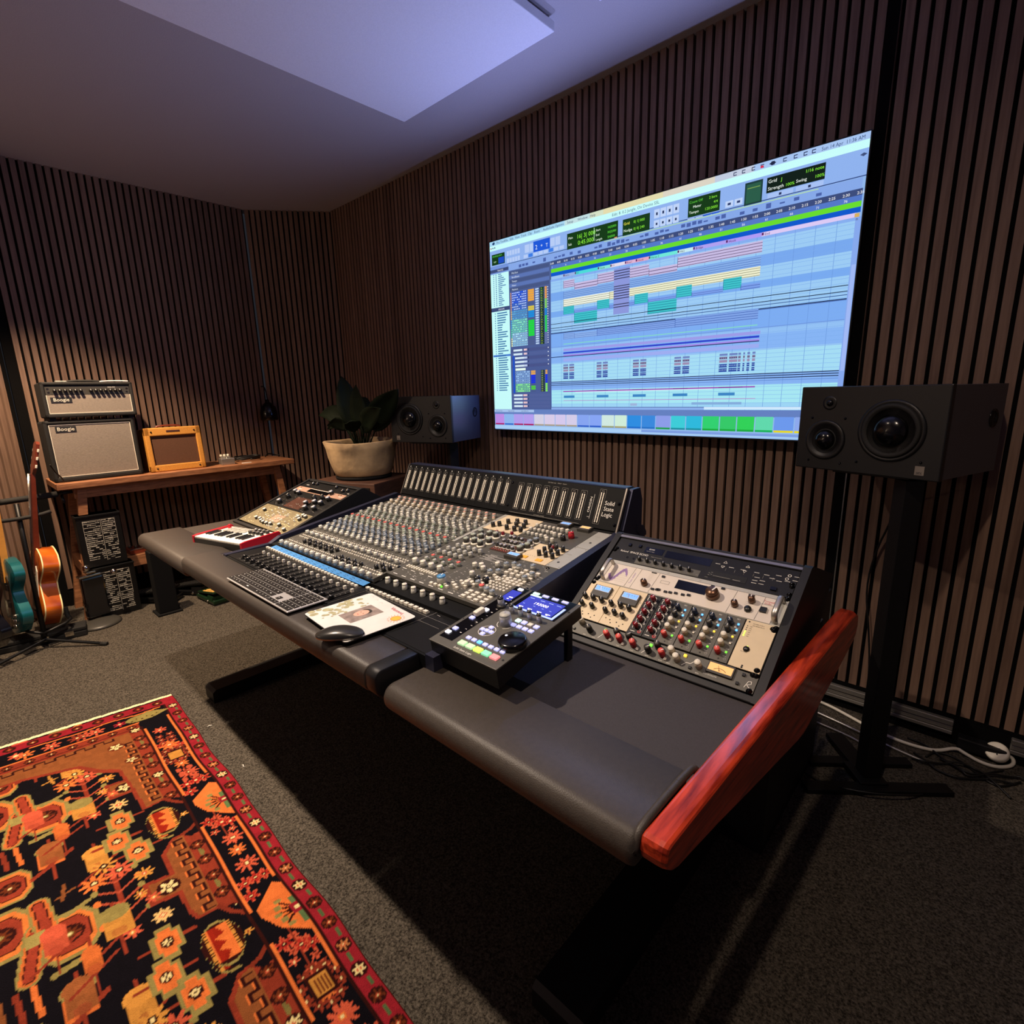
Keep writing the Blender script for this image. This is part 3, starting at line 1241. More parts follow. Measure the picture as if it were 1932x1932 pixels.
# overview strip
R(.078, .132, .995, .165, '86a8e8')
R(.42, .134, .92, .137, 'b8e0a8')
for i in range(60):
    u = .12 + i * .0135
    if rs.random() < .55:
        R(u, .150 - rs.random() * .008, u + .010, .154 + rs.random() * .006, '4a62a8')
# edit window rulers
R(.078, .165, .243, .272, '4f6296')
for i, t_ in enumerate(('Min:Secs', 'Bars|Beats', 'Tempo', 'Meter', 'Markers')):
    R(.08, .170 + i * .0205, .236, .187 + i * .0205, '5b74b4' if i % 2 else '465684')
    c.text(t_, .09, .184 + i * .0205, .013, 'dce8fa')
R(.243, .165, .997, .185, '3c4c7c')
R(.243, .185, .997, .203, '5478c8')
for i in range(32):
    u = .247 + i * .0241
    sec = i * 5
    c.text('%d:%02d' % (sec // 60, sec % 60), u, .1815, .0125, 'ffffff', 'CENTER')
    if i % 2 == 0:
        c.text(str(1 + i * 5 // 2), u, .1995, .0115, 'f4f8ff', 'CENTER')
R(.243, .203, .997, .2205, '68dc2c')
R(.243, .2205, .997, .2375, '0c58cc')
for u0, u1, cc, t_ in ((.243, .287, '9cc4f0', ''), (.287, .3266, '9ab4e4', 'Intro'), (.3266, .4017, '4cdcd8', 'V1'), (.4017, .4404, '86e8d8', 'Hook'), (.4404, .484, 'e4dcec', 'V1'), (.484, .515, 'e0b4d4', 'Rise1'),
                       (.515, .5514, 'e8a8c4', 'Hook'), (.5514, .6266, '70e8d8', 'Verse 2'), (.6266, .6652, 'c8ecf0', 'Hk2'), (.6652, .7414, 'b0a0f0', 'Bridge'), (.7414, .8176, 'b09cf4', 'Hook'), (.8176, .990, 'dccaf4', 'End')):
    R(u0, .2375, u1, .2515, cc)
    if t_:
        R(u0, .239, u0 + .004, .248, '5c2060')
        c.text(t_, u0 + .006, .249, .012, '401c3c')
# tracks list column
R(0, .128, .078, .90, 'c6fbfa')
R(0, .128, .078, .165, '7494dc')
R(0, .142, .078, .158, '3c4c78')
c.text('TRACKS', .03, .155, .012, 'e8f0ff')
R(0, .338, .078, .358, '3c4c78')
c.text('GROUPS', .03, .353, .012, 'e8f0ff')
for i in range(17):
    v = .168 + i * .0098
    R(.012, v, .015, v + .005, '30509c')
    R(.022, v, .026, v + .005, '30509c')
    R(.033, v, .033 + rs.uniform(.012, .034), v + .005, '5484b4')
for i in range(34):
    v = .366 + i * .0125
    if i == 18:
        R(.002, v - .003, .078, v + .008, '4c80d4')
    R(.014, v, .017, v + .006, '2c549c')
    R(.024, v, .024 + rs.uniform(.02, .046), v + .006, '3c74a8')
# mixer column of tracks
R(.078, .272, .243, .895, '4a5c94')
rows_ = []
v = .276
for i in range(24):
    rows_.append(v)
    v += .0116
for i, v in enumerate(rows_):
    cc = ('2858e0' if i < 5 else '3868d0' if i < 8 else '80a8e8' if i < 18 else 'a8dcf0')
    if 8 <= i < 18:
        cc = ('60a8d8' if i < 12 else '84e4c4')
    R(.088, v, .150, v + .0088, cc)
    for k in range(9):
        if rs.random() < .75:
            R(.0905 + k * .0065, v + .002, .0945 + k * .0065, v + .0065, 'd8ecff' if i < 8 else '2c64b4')
    R(.0835, v, .087, v + .0095, ('e8a060', 'e8a060', 'f0c068', '50b0e8', '60e0b0', 'f0f0a0')[min(5, i // 4)])
    R(.1545, v, .178, v + .0105, 'eca83c' if i < 5 else '4c5c8c' if i < 7 else 'd8c448' if i < 9 else '1c8cdc' if i < 12 else '4c5c8c' if i < 13 else '20d83c' if i < 20 else '4c5c8c')
    R(.183, v + .001, .196, v + .0085, 'bcd4f4')
    R(.2, v, .2157, v + .0105, '143018' if i >= 6 else '1c4010')
    c.text('0.0' if i % 3 else '-8', .2035, v + .0088, .009, 'c8f060')
    R(.219, v, .2265, v + .0105, 'e8a050' if i < 5 else '88d860' if i < 9 else '1c8cdc' if i < 12 else '2cd858' if i < 19 else '6878a8')
    R(.229, v + .002, .2315, v + .007, 'f0f8ff')
for i in range(5):
    v = .5665 + i * .0205
    R(.082, v, .236, v + .016, '506098' if i % 2 else '48548a')
    R(.091 + (.006 if i > 1 else 0), v + .002, .128 + (.006 if i > 1 else 0), v + .012, 'd8ecf8')
    R(.134, v + .002, .147, v + .012, 'e8c8d0' if i < 2 else 'c4d4f0')
    R(.152, v + .002, .154, v + .012, '101a30')
    R(.229, v + .004, .232, v + .009, 'f0f8ff')
R(.087, .60, .0945, .80, '1c50c8')
R(.098, .668, .14, .680, 'e8fcf0')
for i in range(10):
    v = .684 + i * .0112
    R(.098, v, .157, v + .009, '90b8e8' if i < 6 else '88e898')
    for k in range(8):
        if rs.random() < .7:
            R(.1 + k * .0068, v + .002, .104 + k * .0068, v + .007, '244c9c')
    R(.162, v, .1795, v + .010, 'e0a458' if i < 2 else '1830e0' if i < 6 else '50c83c' if i in (7, 8) else '48588c')
    R(.201, v, .2157, v + .010, '182c28')
    c.text('0.0', .2035, v + .0085, .009, 'd0f080')
    R(.219, v, .2265, v + .010, 'e0a458' if i < 2 else '1830e0' if i < 6 else '88e860')
for i in range(4):
    v = .805 + i * .0195
    R(.082, v, .236, v + .0155, '506098')
    R(.089, v + .002, .126, v + .012, 'd8ecf8')
    R(.129, v + .002, .145, v + .012, 'e8c4c8')
    R(.149, v + .002, .151, v + .012, '101a30')
# timeline background stripes
TB = '9ccbf4'
R(.2412, .2515, .990, .888, TB)
for v0, v1, cc in ((.2515, .262, '86aef0'), (.315, .355, '78a8ee'), (.405, .432, '78aaf0'), (.505, .575, '7cacf2'), (.575, .60, '92c0f4'), (.60, .655, '86b4f4'), (.66, .745, 'a4dcf4'), (.75, .79, '86b2f2'), (.79, .86, 'a6e6f2'), (.86, .888, '9cd4f4')):
    R(.2412, v0, .990, v1, cc)
for u in [.2412 + k * .0378 for k in range(20)]:
    R(u, .2515, u + .0009, .888, '6c98dc')
for v in [.27 + k * .0155 for k in range(40)]:
    R(.2412, v, .990, v + .0011, '7cacec')


def clip(u0, v0, u1, v1, c1, c2, n):
    R(u0, v0, u1, v1, c1)
    h = (v1 - v0) / n
    for i in range(n):
        R(u0, v0 + (i + .62) * h, u1, v0 + (i + .82) * h, c2)
    R(u0, v0, u0 + .0010, v1, c2)


SEL = (.4524, .4992)
for u0, v0, u1, v1 in ((.287, .268, .3255, .303), (.3255, .288, .4012, .342), (.4012, .268, .5531, .312), (.5531, .290, .628, .343), (.628, .265, .8209, .306)):
    clip(u0, v0, u1, v1, 'c8bce4', '5c4a70', 4)
clip(.287, .318, .82, .350, '86aee8', '4468b8', 4)
clip(.287, .354, .4393, .390, 'f0f4e4', '6a6c54', 4)
clip(.4393, .354, .82, .388, 'f0f0d0', '6a6c54', 4)
for u0, v0, u1, v1 in ((.287, .389, .3244, .425), (.3244, .425, .4012, .473), (.4007, .384, .4393, .423), (.5144, .384, .5525, .425), (.5525, .425, .6298, .475), (.6277, .380, .6668, .424), (.7409, .380, .7817, .421)):
    clip(u0, v0, u1, v1, '40c4cc', '1c7c98', 5)
for u0, v0, u1, v1 in ((.3244, .412, .4012, .425), (.4393, .412, .5144, .427), (.5525, .412, .6277, .425), (.6668, .412, .7414, .427), (.7806, .412, .822, .431)):
    clip(u0, v0, u1, v1, '7ca0ec', '405ca8', 2)
R(SEL[0], .262, SEL[1], .457, '8c98dc')
for v in (.27, .281, .292, .303, .335, .345, .355, .366, .377, .388, .413, .424):
    R(SEL[0], v, SEL[1], v + .0035, '2a2c48')
for v, cc in ((.4625, '182848'), (.482, '182848'), (.4935, '3c5c98'), (.5065, '0c1428'), (.5095, '4c6cb0')):
    R(.2412, v, .990, v + .0028, cc)
clip(.287, .514, .3255, .543, '88aeea', '4c6cb8', 4)
clip(.3255, .518, .4012, .543, '8cb2ec', '4c6cb8', 3)
clip(.4012, .512, .628, .543, '80a4e8', '3c5cac', 4)
clip(.628, .507, .8225, .543, '80a4e8', '3458a8', 4)
R(.287, .5635, .8225, .5675, '84d8c8')
R(.2412, .575, .99, .578, '6c94dc')
R(.287, .588, .83, .600, '9c9ce8')
R(.2863, .6045, .8285, .6125, '2c44cc')
R(.287, .617, .829, .6235, 'a48ce8')
R(.2412, .6235, .829, .627, '1c2c60')
R(.287, .635, .829, .650, '9cacf0')
for k, (u0, u1) in enumerate(((.2863, .325), (.4017, .4377), (.515, .5536), (.6304, .6696), (.7425, .7839), (.7855, .8231))):
    um = (u0 + u1) / 2
    for (a_, b_) in (((u0, um - .002), (um + .002, u1)) if k < 5 else ((u0, u0 + .006), (u0 + .011, u0 + .015), (u0 + .02, u0 + .026), (u0 + .031, u1))):
        R(a_, .664, b_, .672, '6c80c0')
        R(a_, .676, b_, .686, '8c84a8')
        R(a_, .689, b_, .699, '9c8cb0')
        for q in range(4):
            uu = a_ + (b_ - a_) * (q + .2) / 4
            R(uu, .679, uu + (b_ - a_) * .12, .684, '2c2c60')
        R(a_, .705, b_, .718, '1c3c98')
        R(a_, .722, b_, .735, '1c3c98')
        for q in range(5):
            uu = a_ + (b_ - a_) * (q + .25) / 5
            R(uu, .709, uu + (b_ - a_) * .1, .713, 'a8ccf4')
            R(uu, .726, uu + (b_ - a_) * .1, .730, 'a8ccf4')
for v in (.7475, .7555, .764):
    R(.2412, v, .99, v + .003, '142044')
R(.2412, .7735, .99, .7755, '5c84cc')
R(.2858, .795, .8274, .800, '9c3cb0')
for u0, u1 in ((.403, .44), (.515, .555), (.63, .6685), (.7447, .8)):
    R(u0, .795, u1, .7985, '7c2c94')
R(.33, .801, .73, .803, 'f0f0ff')
for u0 in (.288, .4028, .5166, .6298, .7447):
    R(u0, .818, u0 + .0385, .830, '3c84c4')
R(.287, .842, .83, .8445, 'b47cc8')
R(.51, .858, .53, .870, '9cb4dc')
R(.68, .856, .80, .866, '84acdc')
R(.2412, .876, .990, .882, '3c4c84')
R(.2412, .878, .712, .888, '8cb0ec')
R(.712, .876, .99, .886, 'd0e8fc')
R(.990, .2515, 1, .888, '86a8ec')
R(.992, .4, .999, .75, 'a0b8f4')
c.text('n', .9905, .262, .014, '301c10')
R(.988, .240, .996, .252, 'd8b060')
R(0, .888, 1, .916, '6480c0')
R(0, .890, .172, .903, 'a8c4ee')
c.text('MIDI EDITOR', .006, .9005, .009, '40507c')
c.text('MELODYNE', .062, .9005, .009, '40507c')
c.text('CLIP EFFECTS', .118, .9005, .009, '40507c')
cells = [.0022, .0446, .0855, .1274, .1715, .2123, .2548, .2956, .3364, .3789, .4197, .4616, .5008, .5444, .5852, .6271, .6674, .7093, .7518, .7921, .8329, .8732, .9156, .957, 1.0]
cc1 = ['bc8ce4', '8cb4ec', 'b09cec', 'b49cec', 'd4d0e4', 'd8cce8', 'd4c8ec', 'd4cce8', '86a4f0', '86a4f4', 'd0e8e0', 'd0ecd8', '2c8ce0', '3888dc', '8c9ce8', '3cccd8', '2cb8dc', '30d070', '34c868', '30d058', '60d8ac', '6c98ec', '8ca8ec', '8ca8ec']
cc2 = ['a81860', '2c64c8', 'a82060', 'a82060', 'a89c88', 'a89c88', 'a89c88', 'a89c88', '2c5cc8', '2c5cc8', '98a078', 'a8a070', '1c6cc8', '2470c4', '1c9c4c', '1c90a0', '1c90a0', '18a83c', '18a83c', '18a83c', '18b058', 'e8d820', 'e8d820', 'd8c820']
for i in range(24):
    R(cells[i] + .0012, .914, cells[i + 1] - .0012, .966, cc1[i])
    R(cells[i] + .0012, .966, cells[i + 1] - .0012, .974, cc2[i])
R(0, .978, 1, .996, 'a8cef4')
R(.545, .979, 1, .99, '7c9ce0')
# mesh
me = bpy.data.meshes.new('screen')
org = WM[tv.name].translation
me.from_pydata([(p[0] - org.x, p[1] - org.y, p[2] - org.z) for p in c.v], [], c.f)
ca = me.color_attributes.new('paint', 'FLOAT_COLOR', 'CORNER')
arr = []
for f, cc in zip(c.f, c.c):
    for _ in f:
        arr += [cc[0], cc[1], cc[2], 1.0]
ca.data.foreach_set('color', arr)
attr_mat('screen_light', emission=True, strength=1.0)
me.materials.append(MATS['screen_light'])
so = bpy.data.objects.new('screen', me)
COL.objects.link(so)
so.parent = tv
b = MB()
b.m('black_plastic').box((X0 - .004, YS - .004, Z0 - .006), (X1 + .004, YS, Z0), 0).box((X0 - .004, YS - .002, Z1), (X1 + .004, YS, Z1 + .004), 0)
b.box((X0 - .004, YS - .002, Z0), (X0, YS, Z1), 0).box((X1, YS - .002, Z0), (X1 + .004, YS, Z1), 0)
b.build('bezel', tv)
# ================================================================== DESK
def round_strip(b, x0, x1, yf, yb, zt, th, r=.032, re=.012):
    """armrest profile (rounded nose towards -y) extruded along x with softened ends"""
    prof = [(yb, zt)]
    for i in range(9):
        a = PI / 2 + i / 8 * PI * .5
        prof.append((yf + r + r * math.cos(a), zt - r + r * math.sin(a)))
    rb = .022
    for i in range(5):
        a = PI + i / 4 * PI / 2
        prof.append((yf + rb + rb * math.cos(a), zt - th + rb + rb * math.sin(a)))
    prof.append((yb, zt - th))
    n = len(prof)
    cy = sum(p[0] for p in prof) / n
    cz = sum(p[1] for p in prof) / n
    rings = []
    for x, k in ((x0, .55), (x0 + re * .3, .93), (x0 + re, 1), (x1 - re, 1), (x1 - re * .3, .93), (x1, .55)):
        sh = (1 - k) * .02
        rings.append([(x, y + (sh if y < cy else -sh), z + (-sh if z > cz else sh)) for y, z in prof])
    vs = [p for rr in rings for p in rr]
    fs = []
    for k in range(len(rings) - 1):
        for i in range(n):
            j = (i + 1) % n
            fs.append((k * n + i, k * n + j, (k + 1) * n + j, (k + 1) * n + i))
    fs.append(tuple(range(n)))
    fs.append(tuple((len(rings) - 1) * n + i for i in range(n)))
    b.add(vs, fs, True)


desk = thing('studio_desk', 'long black studio desk with leather armrests and a glossy red wooden end panel', 'desk', (-1.5, -1.3, 0))
b = MB()
b.m('leather')
round_strip(b, -.872, -.288, -1.872, -1.70, .756, .056, .026)
b.build('armrest', desk)
b = MB()
b.m('leather')
round_strip(b, -2.80, -2.155, -1.872, -1.70, .762, .062, .028)
b.build('armrest', desk)
b = MB()
b.m('leather')
round_strip(b, -2.145, -.9245, -1.878, -1.764, .783, .064, .02, .004)
b.build('armrest', desk)
b = MB()
b.m('desk_steel')
round_strip(b, -.9235, -.884, -1.877, -1.70, .7835, .063, .018, .003)
b.build('armrest_end_cap', desk, label='dark metal end cap of the middle armrest')
b = MB()
b.m('desk_mat').box((-.831, -1.70, .70), (-.288, -.86, .722), .003)
b.build('desktop', desk)
b = MB()
b.m('leather').box((-2.80, -1.705, .725), (-2.047, -1.36, .752), .004).box((-2.165, -1.80, .715), (-2.046, -1.70, .758), .003)
b.m('desk_steel').box((-2.80, -1.36, .725), (-2.047, -.86, .75), .004)
b.build('desktop', desk)
# leather lip beside the wood panel
b = MB()
b.m('leather').tube([(-.292, -1.862, .730), (-.292, -1.852, .752), (-.291, -1.82, .7585), (-.289, -1.70, .7585), (-.288, -1.68, .752), (-.288, -1.67, .738)], .0065, 8, 1)
b.build('armrest_lip', desk)
# structure beneath
b = MB()
b.m('under_black').box((-2.76, -1.70, .66), (-2.2, -.88, .72)).box((-.87, -1.72, .66), (-.30, -.88, .70)).box((-2.1, -1.78, .62), (-.86, -.86, .70)).box((-2.4, -.92, .12), (-.5, -.90, .62))
b.build('underframe', desk)
for x0, x1, y0 in ((-2.57, -2.44, -1.30), (-.50, -.355, -.985)):
    b = MB()
    b.m('desk_steel').box((x0, y0, .0), (x1, -.42, .66), .003)
    b.build('pedestal', desk)
for x0, x1, y0, y1 in ((-2.56, -2.46, -1.765, -1.30), (-.605, -.475, -1.725, -.985)):
    b = MB()
    b.m('desk_steel').prismx([(y0, 0), (y0, .05), (y0 + .015, .062), (y1, .062), (y1, 0)], x0, x1)
    b.build('foot', desk)
# end panel of red wood
prof = [(-1.845, .757), (-1.853, .7545), (-1.856, .748), (-1.858, .735), (-1.854, .722), (-1.842, .711), (-1.825, .7045), (-1.79, .70), (-1.70, .687), (-1.57, .664), (-1.31, .622), (-1.28, .62), (-1.25, .626), (-1.115, .66), (-.93, .708), (-.905, .722), (-.895, .745), (-.90, .772), (-.925, .786), (-.96, .79)]
b = MB()
b.m('red_wood')
n = len(prof)
cy = sum(p[0] for p in prof) / n
cz = sum(p[1] for p in prof) / n
vs = []
for xo, k in ((-.286, .985), (-.284, .996), (-.281, 1), (-.262, 1), (-.255, .993), (-.250, .975), (-.248, .955)):
    for y, z in prof:
        sx_ = xo + .045 * (y + 1.87) / 1.0
        d = (1 - k)
        vs.append((sx_, y + d * (cy - y) * .3, z + d * (cz - z) * 2.4))
fs = []
for k in range(6):
    for i in range(n):
        j = (i + 1) % n
        fs.append((k * n + i, k * n + j, (k + 1) * n + j, (k + 1) * n + i))
fs.append(tuple(range(n)))
fs.append(tuple(6 * n + i for i in range(n)))
b.add(vs, fs, False)
b.build('side_panel', desk, label='glossy red wooden end panel')


def rack_frame(M, U0, U1, L, back):
    """sloping rack housing in its own frame: cheeks, lower and upper rail"""
    b = MB(M)
    b.m('desk_steel')
    for u in (U0, U1):
        b.push(T((u, 0, 0)))
        b.prismx([(-.018, .004), (-.018, -.03), (L * .85, -.25), (L + .17, -.19), (L + .022, .002), (L + .01, .008)], 0, .018)
        b.pop()
    b.box((U0, -.018, -.03), (U1 + .018, -.002, .004), .002)
    b.box((U0 + .018, L, -.03), (U1, L + .018, .006), .002)
    b.box((U0 + .018, 0, -.09), (U1, L, -.08))
    return b


def rrM():
    return frame((-.788, -1.385, .735), (1, 0, 0), (0, .29, .187))


def lrM():
    return frame((-2.72, -1.473, .764), (1, 0, 0), (0, .40, .145))


b = rack_frame(rrM(), -.006, .492, .338, 0)
b.m('steel_edge').push(T((0, 0, 0))).box((.012, .339, .004), (.492, .3465, .0075), 0).pop()
b.build('rack_housing', desk)
b = rack_frame(lrM(), .0, .505, .412, 0)
b.build('rack_housing', desk)


def screws(b, pts, r=.0045):
    b.m('gloss_screw')
    for u, v in pts:
        b.push(T((u, v, 0)))
        b.lathe([(r * 1.5, 0), (r * 1.3, .0012), (r, .0018), (r * .8, .0042), (0, .005)], 12)
        b.pop()


def screw_parts(M_, t, pts, r=.0045):
    Pn = Panel(M_, t, 'screw')
    for u, v in pts:
        Pn.add(u, v, screw_geo, (r,))
    Pn.done()


def screw_geo(b, r):
    b.m('gloss_screw').lathe([(r * 1.5, 0), (r * 1.3, .0012), (r, .0018), (r * .8, .0042), (0, .005)], 12)


# ------------------------------------------------------------------ right rack, bottom unit
def unit(name, label, M, u0, v0, u1, v1, m_, cat='rack unit', group=None, dep=.07):
    Mt = M @ T((u0, v0, 0))
    t = thing(name, label, cat, Mt, group)
    b = MB(M)
    b.m('black_metal').box((u0 + .01, v0 + .002, -dep), (u1 - .01, v1 - .002, -.0005))
    b.build('chassis', t)
    b = MB(M)
    b.m(m_).box((u0, v0 + .0006, 0), (u1, v1 - .0006, .003), .0007)
    return t, b


M = rrM()
t, b = unit('channel_strip', 'black one-space channel strip with red and cream knobs at the foot of the right rack', M, .014, .001, .490, .0455, 'console_face')
b.m('white_mark')
for pts in ([(.118, .008), (.128, .026)], [(.238, .008), (.250, .026)], [(.335, .012), (.343, .022), (.352, .022), (.362, .036)]):
    b.line(pts, .0013, .0034)
b.line([(.470, .010), (.4745, .026), (.480, .027), (.481, .021), (.4735, .017), (.483, .009), (.488, .010)], .0011, .0034)
b.text('5057 SATELLITE', .385, .0095, .0042, .0034)
for u in (.08, .107, .141, .176, .214, .253, .287, .306, .373):
    b.text('GAIN', u, .0045, .0034, .0034, 0, 'CENTER')
b.build('faceplate', t)
b = MB(M)
b.m('knob_dark').box((.388, .016, .003), (.444, .0445, .008), .001).m('vu_amber').quad(.391, .0215, .441, .040, .0084).m('ink')
b.ring(.416, .012, .0175, .0185, .0087, 12, PI * .25, PI * .75).line([(.416, .0225), (.410, .036)], .0008, .0087).text('VU', .416, .0235, .005, .0087, 0, 'CENTER')
b.build('level_meter', t, label='amber lit needle meter')
Pn = Panel(M, t, 'knob')
KR = (.0088, .021)
for u, v, bd, cp in ((.058, .034, 'knob_cream', 'knob_light'), (.090, .020, 'knob_black', 'knob_dark'), (.141, .021, 'knob_red', 'cap_red'), (.163, .034, 'knob_black', 'knob_dark'), (.176, .021, 'knob_red', 'cap_red'),
                     (.196, .034, 'knob_black', 'knob_dark'), (.213, .020, 'knob_red', 'cap_red'), (.253, .018, 'knob_black', 'knob_dark'), (.270, .035, 'knob_black', 'knob_dark'), (.287, .020, 'knob_red', 'cap_red'),
                     (.305, .034, 'knob_cream', 'knob_light'), (.322, .020, 'knob_cream', 'knob_light'), (.372, .021, 'knob_cream', 'knob_light')):
    Pn.add(u, v, knob_geo, (KR[0] * .85, KR[1], bd, cp, random.choice([-.9, .3, .9]), None), .003)
Pn.done()
Pn = Panel(M, t, 'push_button')
for u, v, m_ in ((.128, .034, 'led_green'), (.152, .013, 'white_btn'), (.187, .013, 'white_btn'), (.226, .013, 'white_btn'), (.252, .034, 'led_green'), (.297, .012, 'white_btn'), (.205, .026, 'white_btn'), (.335, .036, 'led_yellow'), (.355, .012, 'knob_black'), (.03, .033, 'led_green'), (.03, .018, 'knob_black'), (.045, .012, 'knob_black'), (.462, .036, 'knob_black'), (.456, .013, 'knob_black')):
    Pn.add(u, v, btn_geo, (.006, .006, .004, m_), .003)
Pn.done()
screw_parts(M @ T((0, 0, .003)), t, [(.022, .010), (.022, .036), (.478, .0435), (.484, .0435), (.482, .0055)])

# ------------------------------------------------------------------ 500 series chassis
t, b = unit('module_rack', 'black three-space module rack with cream modules, dark red knobs and blue lights', M, .014, .0465, .490, .1715, 'black_metal')
b.build('faceplate', t)


def module(u0, u1, v0, v1, m_, label=None):
    b = MB(M)
    b.m(m_).box((u0 + .0005, v0, .003), (u1 - .0005, v1, .0055), .0005)
    return b


for k, (u0, u1) in enumerate(((.014, .098), (.098, .180))):
    b = module(u0, u1, .048, .1705, 'cream')
    mu = (u0 + u1) / 2 + .006
    b.m('knob_dark').box((mu - .028, .120, .0055), (mu + .024, .156, .012), .001)
    b.m('vu_face').quad(mu - .023, .1375, mu + .020, .1535, .0123).m('white_mark').line([(mu - .023, .1375), (mu + .02, .1375), (mu + .02, .1535), (mu - .023, .1535), (mu - .023, .1375)], .001, .0126)
    b.m('white_mark' if k == 0 else 'grey_mark').line([(mu - .004, .139), (mu - .010, .152)], .0014, .0127)
    b.m('ink')
    for i in range(5):
        b.line([(mu - .012 + i * .007, .146), (mu - .0125 + i * .0075, .150)], .0006, .0127)
    for (u, v) in ((u0 + .025, .066), (u0 + .045, .064), (u0 + .063, .064), (u0 + .056, .056), (u0 + .03, .058), (u0 + .012, .068)):
        b.disc(u, v, .0018, .0057, 8)
    b.m('grey_mark').text('GAIN', u0 + .02, .074, .004, .0057, 0, 'CENTER').text('TONE', u0 + .05, .074, .004, .0057, 0, 'CENTER').text('MIX', u0 + .068, .098, .004, .0057, 0, 'CENTER').text('@', u0 + .076, .136, .006, .0057, 0, 'CENTER')
    b.build('cream_module', t, label=None)
for k, (u0, u1) in enumerate(((.180, .219), (.219, .257))):
    b = module(u0, u1, .048, .1705, 'black_metal')
    b.m('white_mark')
    for i, v in enumerate((.156, .134, .112, .090, .069)):
        b.ring(u0 + .018, v, .0105, .0118, .0057, 18, -.5, PI + .5).line([(u0 + .004, v + .008), (u0 + .009, v + .010)], .0012, .0057)
        b.ring(u0 + .030, v - .007, .001, .003, .0057, 8)
    b.line([(u0 + .006, .0555), (u0 + .018, .0555)], .0016, .0057)
    b.m('knob_red').ring(u0 + .029, .058, .002, .0045, .0057, 12)
    b.build('red_knob_module', t, label='dark module with a column of dark red knobs')
for k, u0 in enumerate((.257, .299, .341, .382)):
    b = module(u0, u0 + (.0415 if k < 3 else .04), .048, .1705, 'console_face')
    b.m('white_mark').text('551', u0 + .026, .163, .005, .0057, 0, 'CENTER')
    for v in (.147, .128, .109, .089, .070):
        b.line([(u0 + .026, v - .006), (u0 + .033, v - .006)], .0007, .0057)
    b.line([(u0 + .030, .139), (u0 + .026, .146), (u0 + .024, .153)], .0008, .0057)
    b.m('black_metal').disc(u0 + .02, .0545, .002, .0057, 8)
    b.m('grey_mark').ring(u0 + .032, .057, .0022, .003, .0057, 8)
    b.build('equaliser_module', t)
b = module(.4235, .489, .0475, .1715, 'cream')
b.m('knob_black').disc(.452, .073 - .018 + .0, .0022, .0057, 8).disc(.431, .166, .002, .0057, 8)
b.m('ink').text('POWER SUPPLY', .440, .162, .0034, .0057).text('500 SERIES RACK', .440, .157, .0034, .0057)
for i in range(6):
    b.disc(.4305, .1545 - i * .0052, .0013, .0057, 8).text('LED', .436, .153 - i * .0052, .003, .0057)
b.m('led_lime')
for i in range(3):
    b.disc(.4302, .1385 - i * .0052, .0022, .0060, 10)
b.disc(.447, .1035 - .0, .0016, .006, 8)
b.m('ink').text('POWER', .444, .087, .004, .0057, 0, 'CENTER').disc(.452, .051, .0022, .0057)
b.m('knob_black').push(T((.447, .096, .0055))).lathe([(.007, 0), (.0062, .003), (.003, .0045), (0, .005)], 16).pop()
b.build('blank_module', t, label='cream blank module with green status lights')
Pn = Panel(M, t, 'knob')
for (u, v) in ((.025, .1105), (.050, .1105), (.076, .1105), (.029, .086), (.060, .086), (.106, .1095), (.133, .1105), (.158, .109), (.102, .0845), (.128, .086), (.153, .083)):
    Pn.add(u, v, knob_geo, (.0063, .016, 'knob_black', 'knob_black', .3, None), .0055)
for u0 in (.180, .219):
    for i, v in enumerate((.156, .134, .112, .090, .069)):
        Pn.add(u0 + .020 + (i - 2) * -.0015, v, knob_geo, (.0066, .016, 'knob_darkred', 'knob_darkred', -.5, None), .0055)
for u0 in (.257, .299, .341, .382):
    for v, bd, cp in ((.149, 'knob_navy', 'knob_navy'), (.130, 'knob_navy', 'knob_dark'), (.109, 'knob_cream', 'knob_light'), (.090, 'knob_cream', 'knob_light'), (.069, 'knob_red', 'cap_red')):
        Pn.add(u0 + .014, v, knob_geo, (.0066, .017, bd, cp, random.choice([-.8, 0, .7]), None), .0055)
Pn.done()
Pn = Panel(M, t, 'indicator_button')
for u0 in (.257, .299, .341, .382):
    for du, v, m_ in ((.030, .151, 'led_blue'), (.031, .135, 'led_blue'), (.026, .142, 'white_btn'), (.029, .116, 'led_yellow'), (.030, .098, 'white_btn'), (.030, .074, 'led_green'), (.03, .128, 'knob_black')):
        Pn.add(u0 + du, v, btn_geo, (.0042, .0042, .0022, m_), .0055)
Pn.done()
screw_parts(M @ T((0, 0, .005)), t, [(.020, .0545), (.020, .1635), (.481, .163), (.486, .1665), (.484, .160), (.482, .0545)])

# ------------------------------------------------------------------ white multi effects unit
t, b = unit('effects_processor', 'white effects processor with silver handles and a bronze dial in the right rack', M, .014, .172, .490, .2555, 'grey_plate')
b.m('offwhite').box((.030, .174, .003), (.470, .2425, .0045), .0004)
b.m('ink')
for u in (.0335, .1065, .1235, .176, .374, .437):
    b.line([(u, .175), (u + .005, .2415)], .0007, .0048)
b.line([(.033, .2425), (.47, .2425)], .0007, .0048).line([(.4375, .222), (.470, .222)], .0007, .0048)
b.m('print_purple')
for i in range(22):
    a = i / 21
    u = .048 + a * .048
    v = .208 + .019 * math.sin(a * PI * 1.9 - 1.3 * 0 - PI * .95)
    h_ = .0035 + .0062 * math.sin(a * PI) * (1 if i % 2 else .6)
    b.box((u, v - h_, .0046), (u + .0016, v + h_, .0049))
b.line([(.046 + i / 16 * .05, .208 + .02 * math.sin(i / 16 * PI * 1.9 - PI * .95)) for i in range(17)], .0055, .0049)
b.m('grey_mark')
for i in range(7):
    b.line([(.045, .186 + i * .007), (.1, .186 + i * .007)], .0003, .0047)
